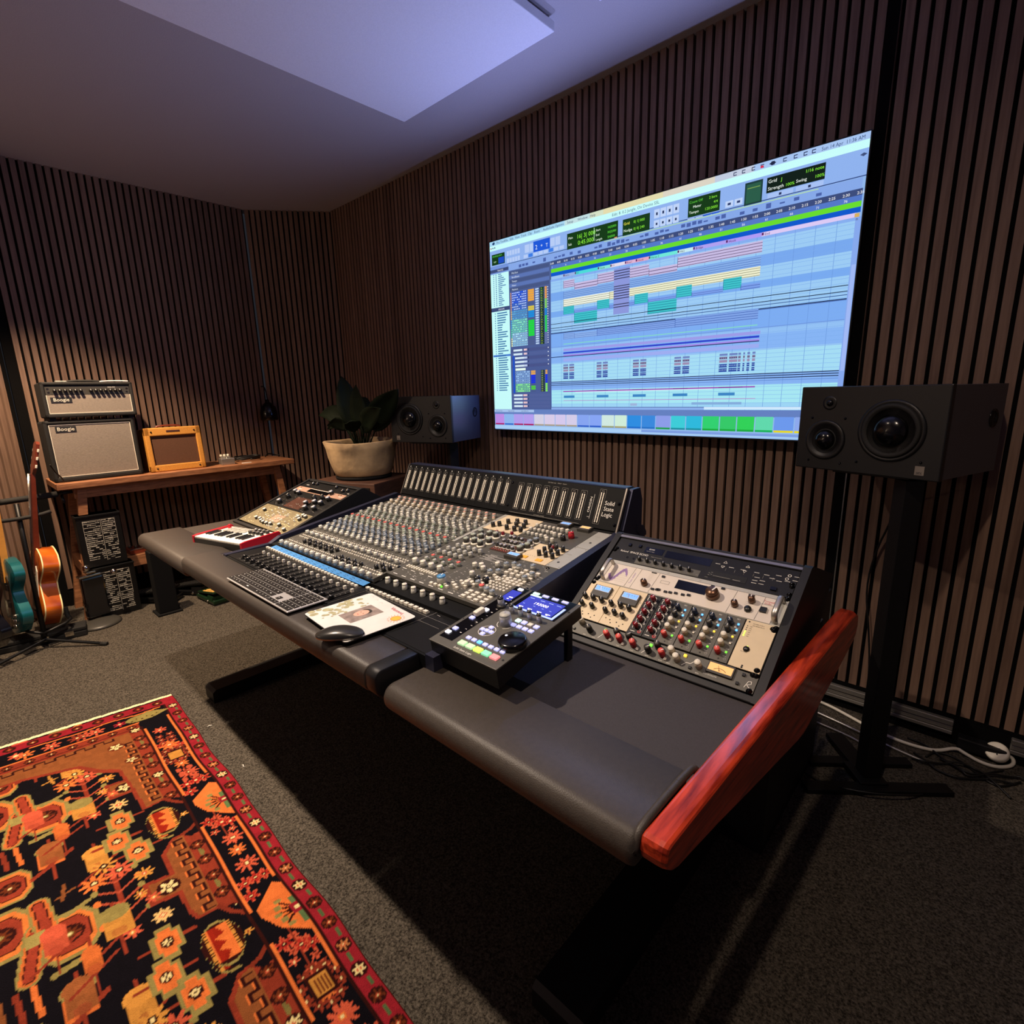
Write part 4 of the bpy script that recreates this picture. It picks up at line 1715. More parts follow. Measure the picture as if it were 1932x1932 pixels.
b.m('print_purple').text('Two notes', .119, .188, .0085, .0048, PI / 2)
b.m('grey_mark')
for uu in (.155, .405):
    for i in range(8):
        b.line([(uu, .199 + i * .0048), (uu + .012, .199 + i * .0048)], .0004, .0048)
b.m('ink').box((.158, .2375, .0046), (.172, .2405, .0056)).box((.405, .2375, .0046), (.419, .2405, .0056))
b.line([(.193, .213), (.2165, .213), (.2165, .2215), (.193, .2215), (.193, .213)], .0005, .0048)
b.m('print_red').text('Torpedo', .441, .229, .0075, .0048).text('Studio', .444, .2235, .006, .0048)
b.m('grey_mark').ring(.20, .2485, .0017, .0024, .0035, 10).ring(.285, .2485, .0017, .0024, .0035, 10)
b.build('faceplate', t)
b = MB(M)
b.m('dark_screen').box((.234, .2075, .0045), (.312, .2355, .0056), .0006)
b.build('display', t, label='dark blue display')
Pn = Panel(M, t, 'button')
for u, v in ((.194, .233), (.184, .1875), (.196, .189), (.2, .1905), (.219, .189), (.231, .1905), (.245, .1925), (.263, .193), (.277, .196), (.321, .238), (.346, .2385)):
    Pn.add(u, v, btn_geo, (.0085, .0055, .003, 'knob_black'), .0045)
Pn.add(.448, .205, btn_geo, (.014, .013, .005, 'knob_black'), .0045)
Pn.done()
Pn = Panel(M, t, 'knob')
Pn.add(.157, .197, knob_geo, (.0085, .016, 'knob_bronze', 'knob_bronze', .2, None), .0045)
Pn.add(.331, .212, knob_geo, (.0155, .020, 'knob_bronze', 'knob_bronze', -.5, None, 'white_mark', 24), .0045, label='large bronze dial')
Pn.add(.387, .200, knob_geo, (.0078, .016, 'knob_bronze', 'knob_bronze', .2, None), .0045)
Pn.add(.418, .222, knob_geo, (.0078, .017, 'knob_bronze', 'knob_bronze', .2, None), .0045)
Pn.add(.417, .197, knob_geo, (.0082, .007, 'knob_black', 'knob_black', .2, None, 'knob_black', 8), .0045)
Pn.done()
for u in (.034, .478):
    b = MB(M)
    b.m('alu')
    u2 = u + (.006 if u < .1 else .001)
    b.push(T((u2, 0, 0)) @ Matrix.Diagonal((1.9, 1, 1, 1)))
    b.tube([(0, .181, .003), (0, .181, .018), (0, .1835, .027), (0, .19, .032), (0, .230, .032), (0, .2365, .027), (0, .239, .018), (0, .239, .003)], .0035, 10, 1)
    b.pop()
    b.build('handle', t, label='silver rack handle')
screw_parts(M @ T((0, 0, .003)), t, [(.021, .1785), (.022, .249), (.484, .2505), (.487, .255), (.0235, .184)])

# ------------------------------------------------------------------ tape echo
t, b = unit('tape_echo', 'black echo unit with small white-tipped knobs at the top of the right rack', M, .014, .256, .490, .338, 'black_metal')
b.m('console_face').box((.095, .2575, .003), (.275, .2785, .0036))
b.m('white_mark').text('Roland', .036, .289, .0088, .0034, 0, 'LEFT', 1.0).text('SPACE ECHO', .066, .289, .0095, .0034)
b.m('grey_mark').text('Digital Chorus Echo', .131, .2895, .004, .0034)
for i in range(9):
    b.text('LEVEL', .104 + i * .0238, .2625, .003, .0038, 0, 'CENTER')
b.m('dark_screen').box((.104, .301, .003), (.158, .322, .0036)).m('white_mark').text('ECHO', .115, .313, .006, .0038).m('grey_mark').text('stereo tape', .110, .306, .005, .0038)
b.m('dark_screen').box((.165, .298, .003), (.29, .322, .0034))
b.m('ink').box((.292, .268, .003), (.387, .2865, .0036)).m('grey_mark')
b.line([(.308, .2725), (.35, .2725)], .0008, .0038).line([(.356, .2722), (.374, .2722)], .0012, .0038)
for i in range(4):
    b.line([(.295 + (i % 2) * .006, .272 + i * .003), (.299 + (i % 2) * .006, .272 + i * .003)], .0008, .0038)
b.m('white_mark')
for u, v in ((.300, .312), (.335, .308), (.363, .308), (.395, .308), (.418, .307), (.443, .312), (.465, .300), (.432, .300), (.448, .296), (.40, .294), (.398, .284), (.414, .287), (.398, .276), (.414, .277), (.481, .318), (.480, .306)):
    b.line([(u, v), (u + .012, v)], .0011, .0036)
for u, v, s_ in ((.318, .318, 1), (.316, .308, -1), (.372, .318, 1), (.369, .307, -1)):
    b.line([(u, v), (u + .009, v), (u + .0045, v + .0065 * s_), (u, v)], .0008, .0036)
b.ring(.471, .318, .0028, .004, .0036, 14).ring(.468, .307, .0028, .004, .0036, 14)
b.m('grey_mark')
for k in range(6):
    b.line([(.33 + k * .022, .303), (.33 + k * .022, .294)], .0004, .0035)
b.m('gloss_screw').ring(.0675, .272, .002, .0032, .0036, 12).ring(.087, .272, .002, .0032, .0036, 12)
b.build('faceplate', t)
Pn = Panel(M, t, 'knob')
for i in range(7):
    Pn.add(.106 + i * .0236, .271, knob_geo, (.0048, .011, 'knob_black', 'knob_black', .2, None), .0036)
Pn.done()
Pn = Panel(M, t, 'button')
for u, v in ((.45, .270), (.055, .316), (.086, .318)):
    Pn.add(u, v, btn_geo, (.013 if u > .4 else .007, .009, .004, 'black_gloss'), .003)
Pn.done()
screw_parts(M @ T((0, 0, .003)), t, [(.022, .2965), (.019, .289), (.485, .2645), (.484, .288), (.482, .295)], .004)

# ------------------------------------------------------------------ left rack units
M = lrM()
t, b = unit('rack_compressor', 'olive metal rack unit crowded with knobs and switches, lowest in the left rack', M, .022, .006, .500, .163, 'olive', group=None)
b.m('binding')
rs = random.Random(5)
for i in range(90):
    u, v = rs.uniform(.06, .48), rs.uniform(.015, .15)
    if (.24 < u < .34 and .05 < v < .12):
        continue
    b.line([(u, v), (u + rs.uniform(.006, .018), v)], .0018, .0034)
b.m('tan_plate').box((.245, .06, .003), (.33, .11, .004))
b.build('faceplate', t)
Pn = Panel(M, t, 'knob')
for u, v in ((.15, .046), (.223, .037), (.255, .033), (.290, .033), (.325, .036), (.395, .046), (.475, .03), (.105, .11), (.448, .143), (.474, .14), (.43, .127), (.46, .115), (.19, .046)):
    Pn.add(u, v, knob_geo, (.0085, .014, 'knob_black' if (u < .12) else 'knob_dark', 'knob_light', .2, None), .003)
Pn.done()
Pn = Panel(M, t, 'switch')
for i in range(44):
    u, v = rs.uniform(.13, .47), rs.uniform(.02, .15)
    Pn.add(u, v, btn_geo, (.006, .006, .008, 'white_btn'), .003)
Pn.done()
t, b = unit('rack_preamp', 'black two-space rack unit with big black knobs in the left rack', M, .022, .164, .500, .312, 'knob_black')
b.m('rosewood').box((.17, .175, .003), (.33, .265, .0036))
b.m('grey_mark')
for i in range(50):
    u, v = rs.uniform(.05, .48), rs.uniform(.17, .305)
    b.line([(u, v), (u + rs.uniform(.004, .010), v)], .0014, .0038)
b.build('faceplate', t)
Pn = Panel(M, t, 'knob')
for u, v in ((.099, .29), (.106, .241), (.11, .191), (.142, .285), (.323, .273), (.329, .223), (.379, .191), (.379, .244), (.373, .289), (.433, .288), (.43, .248), (.444, .202)):
    Pn.add(u, v, knob_geo, (.0115, .022, 'knob_black', 'knob_silver' if rs.random() < .6 else 'knob_black', .5, None), .003)
Pn.done()
Pn = Panel(M, t, 'toggle_switch')
for i in range(26):
    u, v = (rs.uniform(.06, .17) if i % 2 else rs.uniform(.34, .48)), rs.uniform(.175, .305)
    Pn.add(u, v, btn_geo, (.004, .004, .009, 'chrome'), .003)
Pn.done()
t, b = unit('rack_tuner', 'slim rack unit with a tan metal front and dark display window in the left rack', M, .022, .313, .500, .353, 'tan_plate')
b.m('white_mark').line([(.15, .318), (.15, .348), (.36, .348)], .0025, .0034).line([(.05, .33), (.08, .33)], .003, .0034).line([(.45, .33), (.48, .333)], .003, .0034)
b.build('faceplate', t)
b = MB(M)
b.m('black_gloss').box((.152, .318, .003), (.355, .346, .0042))
b.build('display', t)
Pn = Panel(M, t, 'knob')
Pn.add(.378, .338, knob_geo, (.011, .02, 'knob_black', 'knob_silver', .4, None), .003)
for u in (.06, .44, .46):
    Pn.add(u, .34, btn_geo, (.006, .006, .004, 'chrome'), .003)
Pn.done()
t, b = unit('rack_patchbay', 'black one-space unit with gleaming sockets topmost in the left rack', M, .022, .354, .500, .405, 'knob_black')
b.m('white_mark').line([(.06, .372), (.085, .374)], .003, .0034).line([(.475, .366), (.49, .367)], .003, .0034)
b.build('faceplate', t)
Pn = Panel(M, t, 'knob')
for u, v in ((.114, .384), (.149, .388), (.335, .392), (.425, .373), (.453, .384)):
    Pn.add(u, v, knob_geo, (.008, .012, 'knob_black', 'chrome', .4, None), .003)
Pn.done()
# ================================================================== MIXING CONSOLE
con = thing('mixing_console', 'large analogue mixing console crowded with knobs, set in the middle of the desk', 'mixing console', (-1.44, -1.3, .70))
FM = frame((-2.04, -1.60, .81), (1, 0, 0), (0, .60, .09))
DM = frame((-2.04, -1.76, .79), (1, 0, 0), (0, 1, 0))
BM_ = frame((-2.04, -1.0, .90), (1, 0, 0), (0, .06, .13))
b = MB()
b.m('console_dark').prismx([(-1.765, .71), (-1.765, .785), (-1.60, .785), (-1.60, .795), (-1.0, .885), (-.90, .90), (-.87, .80), (-.87, .71)], -2.02, -.86)
b.build('chassis', con)
for x0, x1 in ((-2.045, -2.02), (-.86, -.832)):
    b = MB()
    b.m('console_bluelit').prismx([(-1.765, .705), (-1.765, .79), (-1.60, .795), (-1.56, .815), (-1.0, .902), (-.99, .895), (-.86, .86), (-.86, .705)], x0, x1)
    b.build('side_cheek', con)
# meter bridge
b = MB()
b.m('console_dark').prismx([(-1.0, .893), (-.94, 1.026), (-.935, 1.0305), (-.895, 1.0305), (-.885, 1.02), (-.885, .89)], -2.0, -.852)
b.m('console_bluelit').prismx([(-.937, 1.031), (-.93, 1.0335), (-.892, 1.033), (-.883, 1.022), (-.883, 1.019), (-.894, 1.0305), (-.936, 1.0305)], -1.995, -.86)
b.m('console_bluelit').prismx([(-.985, .905), (-.93, 1.03), (-.885, 1.03), (-.87, .99), (-.87, .87), (-.97, .87)], -.851, -.838)
b.m('console_bluelit').prismx([(-.90, .91), (-.86, .90), (-.84, .875), (-.84, .862), (-.87, .862), (-.90, .885)], -1.0, -.836)
b.build('meter_bridge_housing', con)
b = MB(BM_)
b.m('console_dark').box((.046, .003, 0), (1.184, .141, .002))
b.m('white_mark')
for i in range(16):
    b.disc(.060 + i * .041, .133, .0022, .0024, 8)
for i in range(15):
    b.m('black_gloss').line([(.080 + i * .041, .012), (.080 + i * .041, .138)], .0012, .0023)
b.m('grey_mark').text('Solid State Logic    Oxford    England', .868, .134, .0055, .0024)
b.m('white_mark').text('Solid', 1.138, .083, .020, .0024, 0, 'CENTER', .95).text('State', 1.139, .064, .020, .0024, 0, 'CENTER', .95).text('Logic', 1.137, .045, .020, .0024, 0, 'CENTER', .95)
b.text('ORIGIN', 1.068, .050, .011, .0024, PI / 2, 'LEFT', 1.45).line([(1.074, .030), (1.074, .114)], .0009, .0024).line([(1.064, .036), (1.072, .036)], .0009, .0024)
b.m('grey_mark').line([(.72, .0075), (1.04, .0075)], .0008, .0024).text('16 CHANNEL CONSOLE', .84, .0095, .0045, .0024)
b.build('meter_bridge_face', con)
b = MB(BM_)
b.m('steel_edge').box((.043, .0, -.004), (.046, .144, .004), .0008)
b.build('edge_trim', con, label='bright metal edge of the meter bridge')
b = MB(BM_)
b.m('steel_edge').box((1.184, -.004, -.004), (1.190, .146, .005), .001)
b.build('edge_trim', con, label='bright metal edge of the meter bridge')


def meter_geo(b, h, wd):
    b.m('grey_mark').line([(-wd, -.003), (wd, -.003), (wd, h + .008), (-wd, h + .008), (-wd, -.003)], .0006, .0004)
    b.m('black_gloss').box((-wd * .8, 0, 0), (wd * .8, h + .006, .0012))
    b.m('piping')
    for s_ in (-1, 1):
        b.quad(s_ * wd * .38 - .0017, .001, s_ * wd * .38 + .0017, h - .003, .0014)
    b.m('grey_mark')
    b.line([(-wd * .5, h + .002), (wd * .5, h + .002)], .0012, .0014)
    for i in range(7):
        b.quad(-.0008, .004 + i * h / 8, .0008, .006 + i * h / 8, .0014)


Pn = Panel(BM_, con, 'level_meter')
for i in range(16):
    Pn.add(.0635 + i * .041, .030, meter_geo, (.088, .0105), .002)
for i in range(8):
    Pn.add(.747 + i * .0405, .024, meter_geo, (.090, .0120), .002)
Pn.add(1.103, .020, meter_geo, (.106, .0115), .002)
Pn.done()
screw_parts(BM_ @ T((0, 0, .002)), con, [(.702, .118), (.707, .030), (1.172, .092), (1.174, .022)], .004)

# channel face
b = MB(FM)
b.m('console_face').box((.078, .002, -.012), (.724, .588, 0))
b.m('console_face').box((.724, .050, -.012), (1.184, .588, 0))
b.m('ink')
for i in range(17):
    b.line([(.0995 + i * .0391, .0), (.0995 + i * .0391, .585)], .0008, .0006)
b.m('grey_mark')
for u in (.735, .79, .835, .876, .92):
    b.line([(u, .055), (u, .30)], .0007, .0006)
b.line([(.93, .30), (1.08, .30)], .0008, .0006).line([(.95, .215), (1.18, .215)], .0007, .0006).line([(1.0, .055), (1.0, .21)], .0007, .0006)
b.m('white_mark')
for i in range(9):
    b.line([(.745 + i * .042, .0605), (.765 + i * .042, .0605)], .0025, .0008)
    if i < 4:
        b.line([(.742 + i * .041, .098), (.762 + i * .041, .098)], .0022, .0008)
rs = random.Random(21)
for i in range(230):
    u, v = rs.uniform(.74, 1.17), rs.uniform(.065, .31)
    b.line([(u, v), (u + rs.uniform(.003, .010), v)], .0009, .0007)
for i in range(8):
    b.line([(1.158, .11 + i * .018), (1.172, .11 + i * .018)], .0010, .0007)
for i in range(16):
    for v in (.02, .045, .09, .125, .145, .18, .21, .24, .27, .295, .33, .36, .40, .43, .47, .52, .57):
        u = .103 + i * .0391
        b.line([(u, v + .004), (u + .008, v + .004)], .0008, .0007)
for i in range(3):
    b.line([(.915, .262 + i * .013), (1.0, .262 + i * .013)], .0012, .0007).text('TALKBACK', .93, .266 + i * .013, .006, .0007)
b.build('faceplate', con)
b = MB(DM)
b.m('knob_black').box((.022, .002, -.01), (.735, .150, -.001))
b.box((.735, .002, -.012), (1.180, .225, -.004))
b.m('grey_mark')
for i in range(17):
    b.line([(.098 + i * .0402, .004), (.098 + i * .0402, .148)], .0006, -.0004)
for i in range(16):
    for k in range(6):
        b.line([(.105 + i * .0402, .012 + k * .016), (.111 + i * .0402, .012 + k * .016)], .0010, -.0004)
b.m('white_mark')
for i in range(9):
    b.line([(.725 + i * .0416, .178), (.748 + i * .0416, .178)], .0022, -.0034).line([(.70 + i * .0416, .150), (.712 + i * .0416, .150)], .0008, -.0034)
b.m('grey_mark').line([(1.02, .004), (1.02, .2)], .0007, -.0034).line([(.735, .128), (1.18, .128)], .0006, -.0034).line([(1.02, .10), (1.1, .10)], .0006, -.0034)
b.build('fader_panel', con)
b = MB(FM)
b.m('tape_blue').box((.072, -.028, -.013), (.712, -.004, -.0112)).m('ink')
rs = random.Random(9)
for i in range(16):
    for k in range(2):
        for q in range(3):
            u = .092 + i * .038 + q * .006
            b.line([(u, -.010 - k * .009), (u + rs.uniform(.002, .006), -.013 - k * .009 + rs.uniform(-.002, .002))], .0016, -.0109)
b.build('tape_strip', con, label='strip of blue masking tape with pen notes')
# plates of the right section
b = MB(FM)
b.m('cream').box((.738, .452, 0), (.905, .587, .002), .0004).m('ink')
for i in range(12):
    b.disc(.765 + (i % 4) * .033, .462 + (i // 4) * .034, .0016, .0022, 6)
b.build('module_plate', con, label='cream module plate')
b = MB(FM)
b.m('grey_plate').box((.722, .318, 0), (.737, .587, .002), .0004)
b.build('module_plate', con, label='narrow pale metal plate')
b = MB(FM)
b.m('cream').box((1.018, .312, 0), (1.132, .43, .002), .0004).m('led_yellow').m('print_sun').box((1.03, .322, .002), (1.05, .336, .004)).box((1.085, .322, .002), (1.107, .336, .004))
b.m('ink')
for i in range(10):
    b.disc(1.03 + i * .009, .346, .0012, .0022, 6)
b.build('module_plate', con, label='cream module plate')
b = MB(FM)
b.m('grey_plate').box((1.134, .312, 0), (1.184, .455, .002), .0004).box((1.134, .457, 0), (1.184, .585, .002), .0004).m('ink')
for u, v in ((1.155, .345), (1.160, .50)):
    b.disc(u, v, .0042, .0023, 12)
for u, v in ((1.14, .318), (1.178, .318), (1.14, .449), (1.178, .449), (1.14, .462), (1.178, .579)):
    b.disc(u, v, .0016, .0023, 8)
b.m('grey_mark').text('POWER', 1.142, .40, .006, .0023).text('POWER', 1.145, .545, .006, .0023)
b.build('module_plate', con, label='two plain pale grey blank plates')
b = MB(FM)
b.m('rosewood').box((.893, .325, 0), (.985, .44, .0015), .0003).m('cap_red')
for i in range(16):
    b.disc(.90 + (i % 8) * .01, .333 + (i // 8) * .012, .0018, .0018, 6)
b.m('white_mark')
for i in range(24):
    b.disc(.898 + (i % 8) * .0105 + .003, .338 + (i // 8) * .03, .0014, .0018, 6)
b.build('module_plate', con, label='dark module plate with tiny red and white lamps')
b = MB(FM)
b.m('console_face').box((.906, .455, 0), (1.02, .587, .0016), .0003).box((1.022, .435, 0), (1.132, .587, .0016), .0003)
b.build('module_plate', con)
for u0, v0, w_, cc in ((.985, .300, .052, 'vu_face'), (.982, .570, .048, 'vu_face'), (1.065, .566, .046, 'vu_amber')):
    b = MB(FM)
    b.m('knob_dark').box((u0, v0 - .004, .0), (u0 + w_, v0 + .026, .012), .001)
    b.m(cc).quad(u0 + .006, v0 + .006, u0 + w_ - .006, v0 + .022, .0123).m('white_mark').line([(u0 + .006, v0 + .006), (u0 + w_ - .006, v0 + .006), (u0 + w_ - .006, v0 + .022), (u0 + .006, v0 + .022), (u0 + .006, v0 + .006)], .0012, .0125).line([(u0 + w_ * .5, v0 + .008), (u0 + w_ * .38, v0 + .02)], .001, .0126)
    b.build('needle_meter', con)
Pn = Panel(FM, con, 'knob')
K = Pn.add
rs = random.Random(4)
G1, G2 = (.0072, .016), (.0058, .013)
row_main = [(.548, 'knob_grey', 'cap_pink'), (.503, 'knob_cream', 'knob_light'), (.451, 'knob_grey', 'knob_grey'), (.416, 'knob_grey', 'knob_light'), (.388, 'knob_green', 'knob_grey'), (.349, 'knob_green', 'knob_grey'),
            (.308, 'knob_green', 'cap_red'), (.281, 'knob_green', 'knob_green'), (.251, 'knob_bluegrey', 'knob_grey'), (.226, 'knob_bluegrey', 'knob_bluegrey'), (.196, 'knob_bluegrey', 'knob_grey'), (.163, 'knob_grey', 'knob_light'),
            (.107, 'knob_grey', 'knob_light'), (.003, 'knob_grey', 'knob_light')]
row_off = [(.528, 'knob_cream', 'cap_pink'), (.478, 'knob_grey', 'knob_light'), (.434, 'knob_green', 'knob_grey'), (.402, 'knob_grey', 'knob_light'), (.368, 'knob_green', 'knob_green'), (.328, 'knob_green', 'knob_grey'), (.295, 'knob_green', 'knob_green'),
           (.266, 'knob_bluegrey', 'knob_green'), (.238, 'knob_bluegrey', 'knob_bluegrey'), (.211, 'knob_bluegrey', 'knob_grey'), (.180, 'knob_grey', 'knob_light')]
for i in range(16):
    u = .116 + i * .0391
    for v, bd, cp in row_main:
        K(u, v, knob_geo, (*G1, bd, cp, rs.choice([-.8, 0, .8]), None))
    for v, bd, cp in row_off:
        K(u + .0165, v, knob_geo, (*G2, bd, cp, rs.choice([-.8, 0, .8]), None))
    for dv, du in ((.052, .005), (.068, .016)):
        if i in (2, 3, 4, 5, 6, 7, 9, 10, 11, 12, 14, 15):
            K(u + du, dv - (.028 if 9 <= i <= 12 else 0), knob_geo, (.0068, .013, 'knob_black', 'knob_black', rs.choice([-.8, .8]), None))
# centre section
for i in range(4):
    K(.759 + i * .0395, .136, knob_geo, (.0095, .020, 'knob_grey', 'knob_light', .4, None))
    K(.780 + i * .0395, .191, knob_geo, (.0066, .014, 'knob_green', 'cap_red', .4, None))
    K(.772 + i * .0395, .170, knob_geo, (.0066, .013, 'knob_green', 'knob_grey', .4, None))
K(.943, .087, knob_geo, (.0135, .026, 'knob_grey', 'cap_blue', .4, None))
K(1.074, .116, knob_geo, (.008, .017, 'knob_grey', 'cap_red', .4, None))
for u, v in ((1.02, .112), (1.048, .127), (1.098, .110), (1.122, .106), (.955, .205), (.975, .213), (.995, .20), (1.03, .192), (1.05, .205), (1.015, .24), (1.04, .25), (1.06, .262), (1.085, .255), (1.145, .21), (1.15, .235), (1.12, .275), (.99, .16)):
    K(u, v, knob_geo, (.008, .017, 'knob_grey', 'knob_light' if u < 1.03 else 'knob_bluegrey', .4, None))
for i in range(3):
    for j in range(5):
        K(.768 + j * .026 + i * .012, .225 + i * .030, knob_geo, (.0075, .016, 'knob_grey', 'knob_grey', .4, None))
for u, v in ((1.022, .148), (1.05, .155)):
    K(u, v, knob_geo, (.010, .014, 'knob_black', 'knob_black', .4, None))
for u, v in ((.79, .325), (.787, .361), (.785, .399), (.818, .335), (.853, .328), (.814, .371), (.865, .357), (.823, .402), (.852, .403), (1.002, .332 + .02), (1.04 - .03, .38)):
    K(u, v, knob_geo, (.0098, .022, 'knob_dark', 'knob_green', .4, 'knob_light'))
for u, v in ((.80, .422), (.83, .43), (.858, .43), (.885, .445), (1.083, .412)):
    K(u, v, knob_geo, (.006, .014, 'knob_darkred', 'knob_darkred', .4, 'knob_light'))
for i in range(14):
    K(.905 + (i % 5) * .0165, .352 + (i // 5) * .032, knob_geo, (.0058, .014, 'knob_dark', 'knob_silver' if i % 3 else 'knob_black', .4, 'knob_grey'))
for u, v in ((.995, .372), (.996, .407), (1.003, .43)):
    K(u, v, knob_geo, (.0095, .018, 'knob_dark', 'knob_bluegrey', .4, 'knob_light'))
for i in range(3):
    for j in range(3):
        K(1.074 + j * .025, .358 + i * .026, knob_geo, (.0065, .017, 'knob_black', 'knob_black', .4, None), .002)
for u, v in ((.768, .475), (.785, .49), (.834, .475), (.800, .520), (.868, .476), (.848, .509), (.895, .479), (.882, .510), (.83, .535), (.865, .539)):
    K(u, v, knob_geo, (.0075, .017, 'knob_black', 'knob_black', .4, None), .002)
K(1.083, .508, knob_geo, (.010, .022, 'knob_red', 'knob_red', .4, None))
K(1.070, .482, knob_geo, (.0085, .018, 'knob_black', 'knob_black', .4, None))
for i in range(18):
    K(.918 + (i % 6) * .018, .47 + (i // 6) * .034, knob_geo, (.006, .013, 'knob_grey', 'knob_light', .4, 'knob_dark' if i % 2 else None))
for i in range(6):
    K(1.03 + (i % 2) * .022, .45 + (i // 2) * .04, knob_geo, (.0068, .018, 'knob_grey', 'knob_light', .4, None))
Pn.done()
Pn = Panel(DM, con, 'rotary_knob')
for i in range(8):
    Pn.add(.716 + i * .0416, .190, knob_geo, (.0078, .030, 'knob_grey', 'knob_light', .4, None), -.004)
Pn.done()


def fader_geo(b, cap):
    b.m('black_gloss').box((-.0015, -.012, -.001), (.0015, .070, .0006))
    b.m(cap).box((-.0052, -.009, .003), (.0052, .009, .011), .0015).m('white_mark').quad(-.005, -.0005, .005, .0005, .0112)


Pn = Panel(DM, con, 'fader')
for i in range(16):
    Pn.add(.118 + i * .0402, .020 + (0 if i % 3 else .004), fader_geo, ('knob_black',))
Pn.done()
Pn = Panel(DM, con, 'small_fader')
for i in range(16):
    Pn.add(.118 + i * .0402, .092, btn_geo, (.0075, .008, .010, 'white_btn'))
Pn.done()
Pn = Panel(DM, con, 'push_button')
for i in range(32):
    Pn.add(.055 + i * .0205, .1325 - i * .0003, btn_geo, (.0125, .0075, .006, 'white_btn'))
for i in range(14):
    Pn.add(.728 + i * .0208, .1405, btn_geo, (.0135, .0095, .007, 'white_btn'), -.004)
Pn.done()
Pn = Panel(FM, con, 'switch_button', 100)
for i in range(16):
    u = .116 + i * .0391
    for v in (.135, .122, .092, .078, .036, .022, .345, .49, .46):
        for du in ((-.006, .006, .018) if v < .14 else (.010,)):
            Pn.add(u + du, v, btn_geo, (.0062, .0042, .004, 'white_btn'))
rs = random.Random(8)
for j in range(4):
    for i in range(7):
        Pn.add(.958 + i * .015 + j * .016, .083 + i * .018 - j * .006 + (.02 if j > 1 else 0), btn_geo, (.0095, .0075, .007, 'white_btn'))
for u0, v0, nu, nv, du, dv in ((1.055, .064, 5, 3, .024, .014), (1.07, .138, 7, 5, .0125, .0125), (1.065, .222, 5, 3, .022, .017), (1.10, .176, 4, 3, .017, .012), (.75, .110, 12, 2, .012, .007), (.915, .070, 3, 1, .018, 0)):
    for i in range(nu):
        for j in range(nv):
            Pn.add(u0 + i * du, v0 + j * dv, btn_geo, (du * .58, min(.0085, du * .45), .006 if du > .015 else .004, 'white_btn'))
Pn.add(.957, .071, btn_geo, (.005, .005, .004, 'led_green'))
Pn.done()
screw_parts(FM, con, [(.728, .094), (1.178, .178), (1.150, .302)], .004)

# ================================================================== THINGS ON THE DESK
# daw controller
UM = frame((-.862, -1.751, .82), (1, 0, 0), (0, .278, .04))
t = thing('desk_controller', 'black tilted desktop controller with jog wheel, fader and small blue display', 'controller', UM)
b = MB(UM)
b.m('console_face').box((0, 0, -.004), (.206, .286, 0), .001)
b.m('black_metal').push(T((0, 0, 0))).prismx([(.002, -.004), (.002, -.047), (.12, -.036), (.284, -.033), (.284, -.004)], .002, .204).pop()
b.m('black_gloss').quad(.010, .022, .052, .282, .0005)
b.m('white_mark').text('Solid State Logic', .073, .0065, .0082, .0006)
b.ring(.091, .091, .019, .0202, .0006, 24)
for u in (.057, .078):
    b.ring(.108, .135 + (u - .0675) * 0, .020, .0212, .0006, 20, PI * (1.05 if u < .06 else 1.6), PI * (1.4 if u < .06 else 1.95))
for i in range(11):
    b.line([(.042, .055 + i * .0165), (.047, .055 + i * .0165)], .0022 if i % 3 == 0 else .0012, .0008)
b.m('ink').disc(.199, .245, .0028, .0007, 8).disc(.196, .030, .0028, .0007, 8).disc(.005, .10, .0018, .0007, 8)
b.m('dark_screen').quad(.060, .196, .195, .284, .0005)
b.build('housing', t)
b = MB(UM)
b.m('lcd_blue').box((.074, .204, .0005), (.178, .262, .0016))
b.m('lcd_pale').box((.064, .198, .0005), (.188, .2035, .0014)).box((.182, .2035, .0005), (.188, .25, .0014))
b.m('led_white').text('193000', .104, .232, .0150, .0020, 0, 'LEFT', .95)
b.m('led_mint').quad(.071, .262, .104, .268, .0020)
b.m('led_white')
for u in (.080, .107, .135, .160):
    b.quad(u, .209, u + .013, .2115, .0020).quad(u + .002, .206, u + .008, .2075, .0020)
b.m('lcd_pale')
for u in (.080, .112, .137, .160):
    b.quad(u, .252, u + .013, .2535, .0020).quad(u, .224, u + .006, .2252, .0020)
b.build('display', t, label='lit blue display reading 193000')
b = MB(UM)
b.m('lcd_blue').box((.013, .214, .0005), (.044, .262, .0014)).m('led_white').quad(.030, .228, .042, .232, .0018).quad(.030, .220, .036, .223, .0018)
b.build('side_display', t)
b = MB(UM @ T((.176, .082, 0)))
b.m('black_gloss').lathe([(.031, 0), (.031, .010), (.0295, .0135), (.027, .015), (0, .0152)], 40).m('led_white').push(T((-.018, .002, .0154))).lathe([(.003, 0), (0, .0002)], 12).pop()
b.build('jog_wheel', t, label='large black jog wheel')
Pn = Panel(UM, t, 'knob')
Pn.add(.108, .135, knob_geo, (.0135, .026, 'knob_silver', 'knob_grey', .6, None, 'knob_silver', 22))
for u in (.087, .114, .141, .169):
    Pn.add(u, .178, knob_geo, (.0058, .021, 'knob_silver', 'knob_black', .6, None))
Pn.add(.046, .186, knob_geo, (.0078, .026, 'knob_silver', 'knob_black', .6, 'knob_dark'))
Pn.done()
b = MB(UM @ T((.031, .128, 0)))
b.m('knob_light').box((-.007, -.014, .006), (.007, .014, .018), .003)
b.build('fader', t, label='pale motorised fader cap')
Pn = Panel(UM, t, 'button')
for i, u in enumerate((.080, .109, .138, .167)):
    Pn.add(u, .275, btn_geo, (.017, .0075, .003, 'led_mint' if i == 0 else 'led_lilac'))
Pn.add(.031, .272, btn_geo, (.014, .008, .003, 'led_white'))
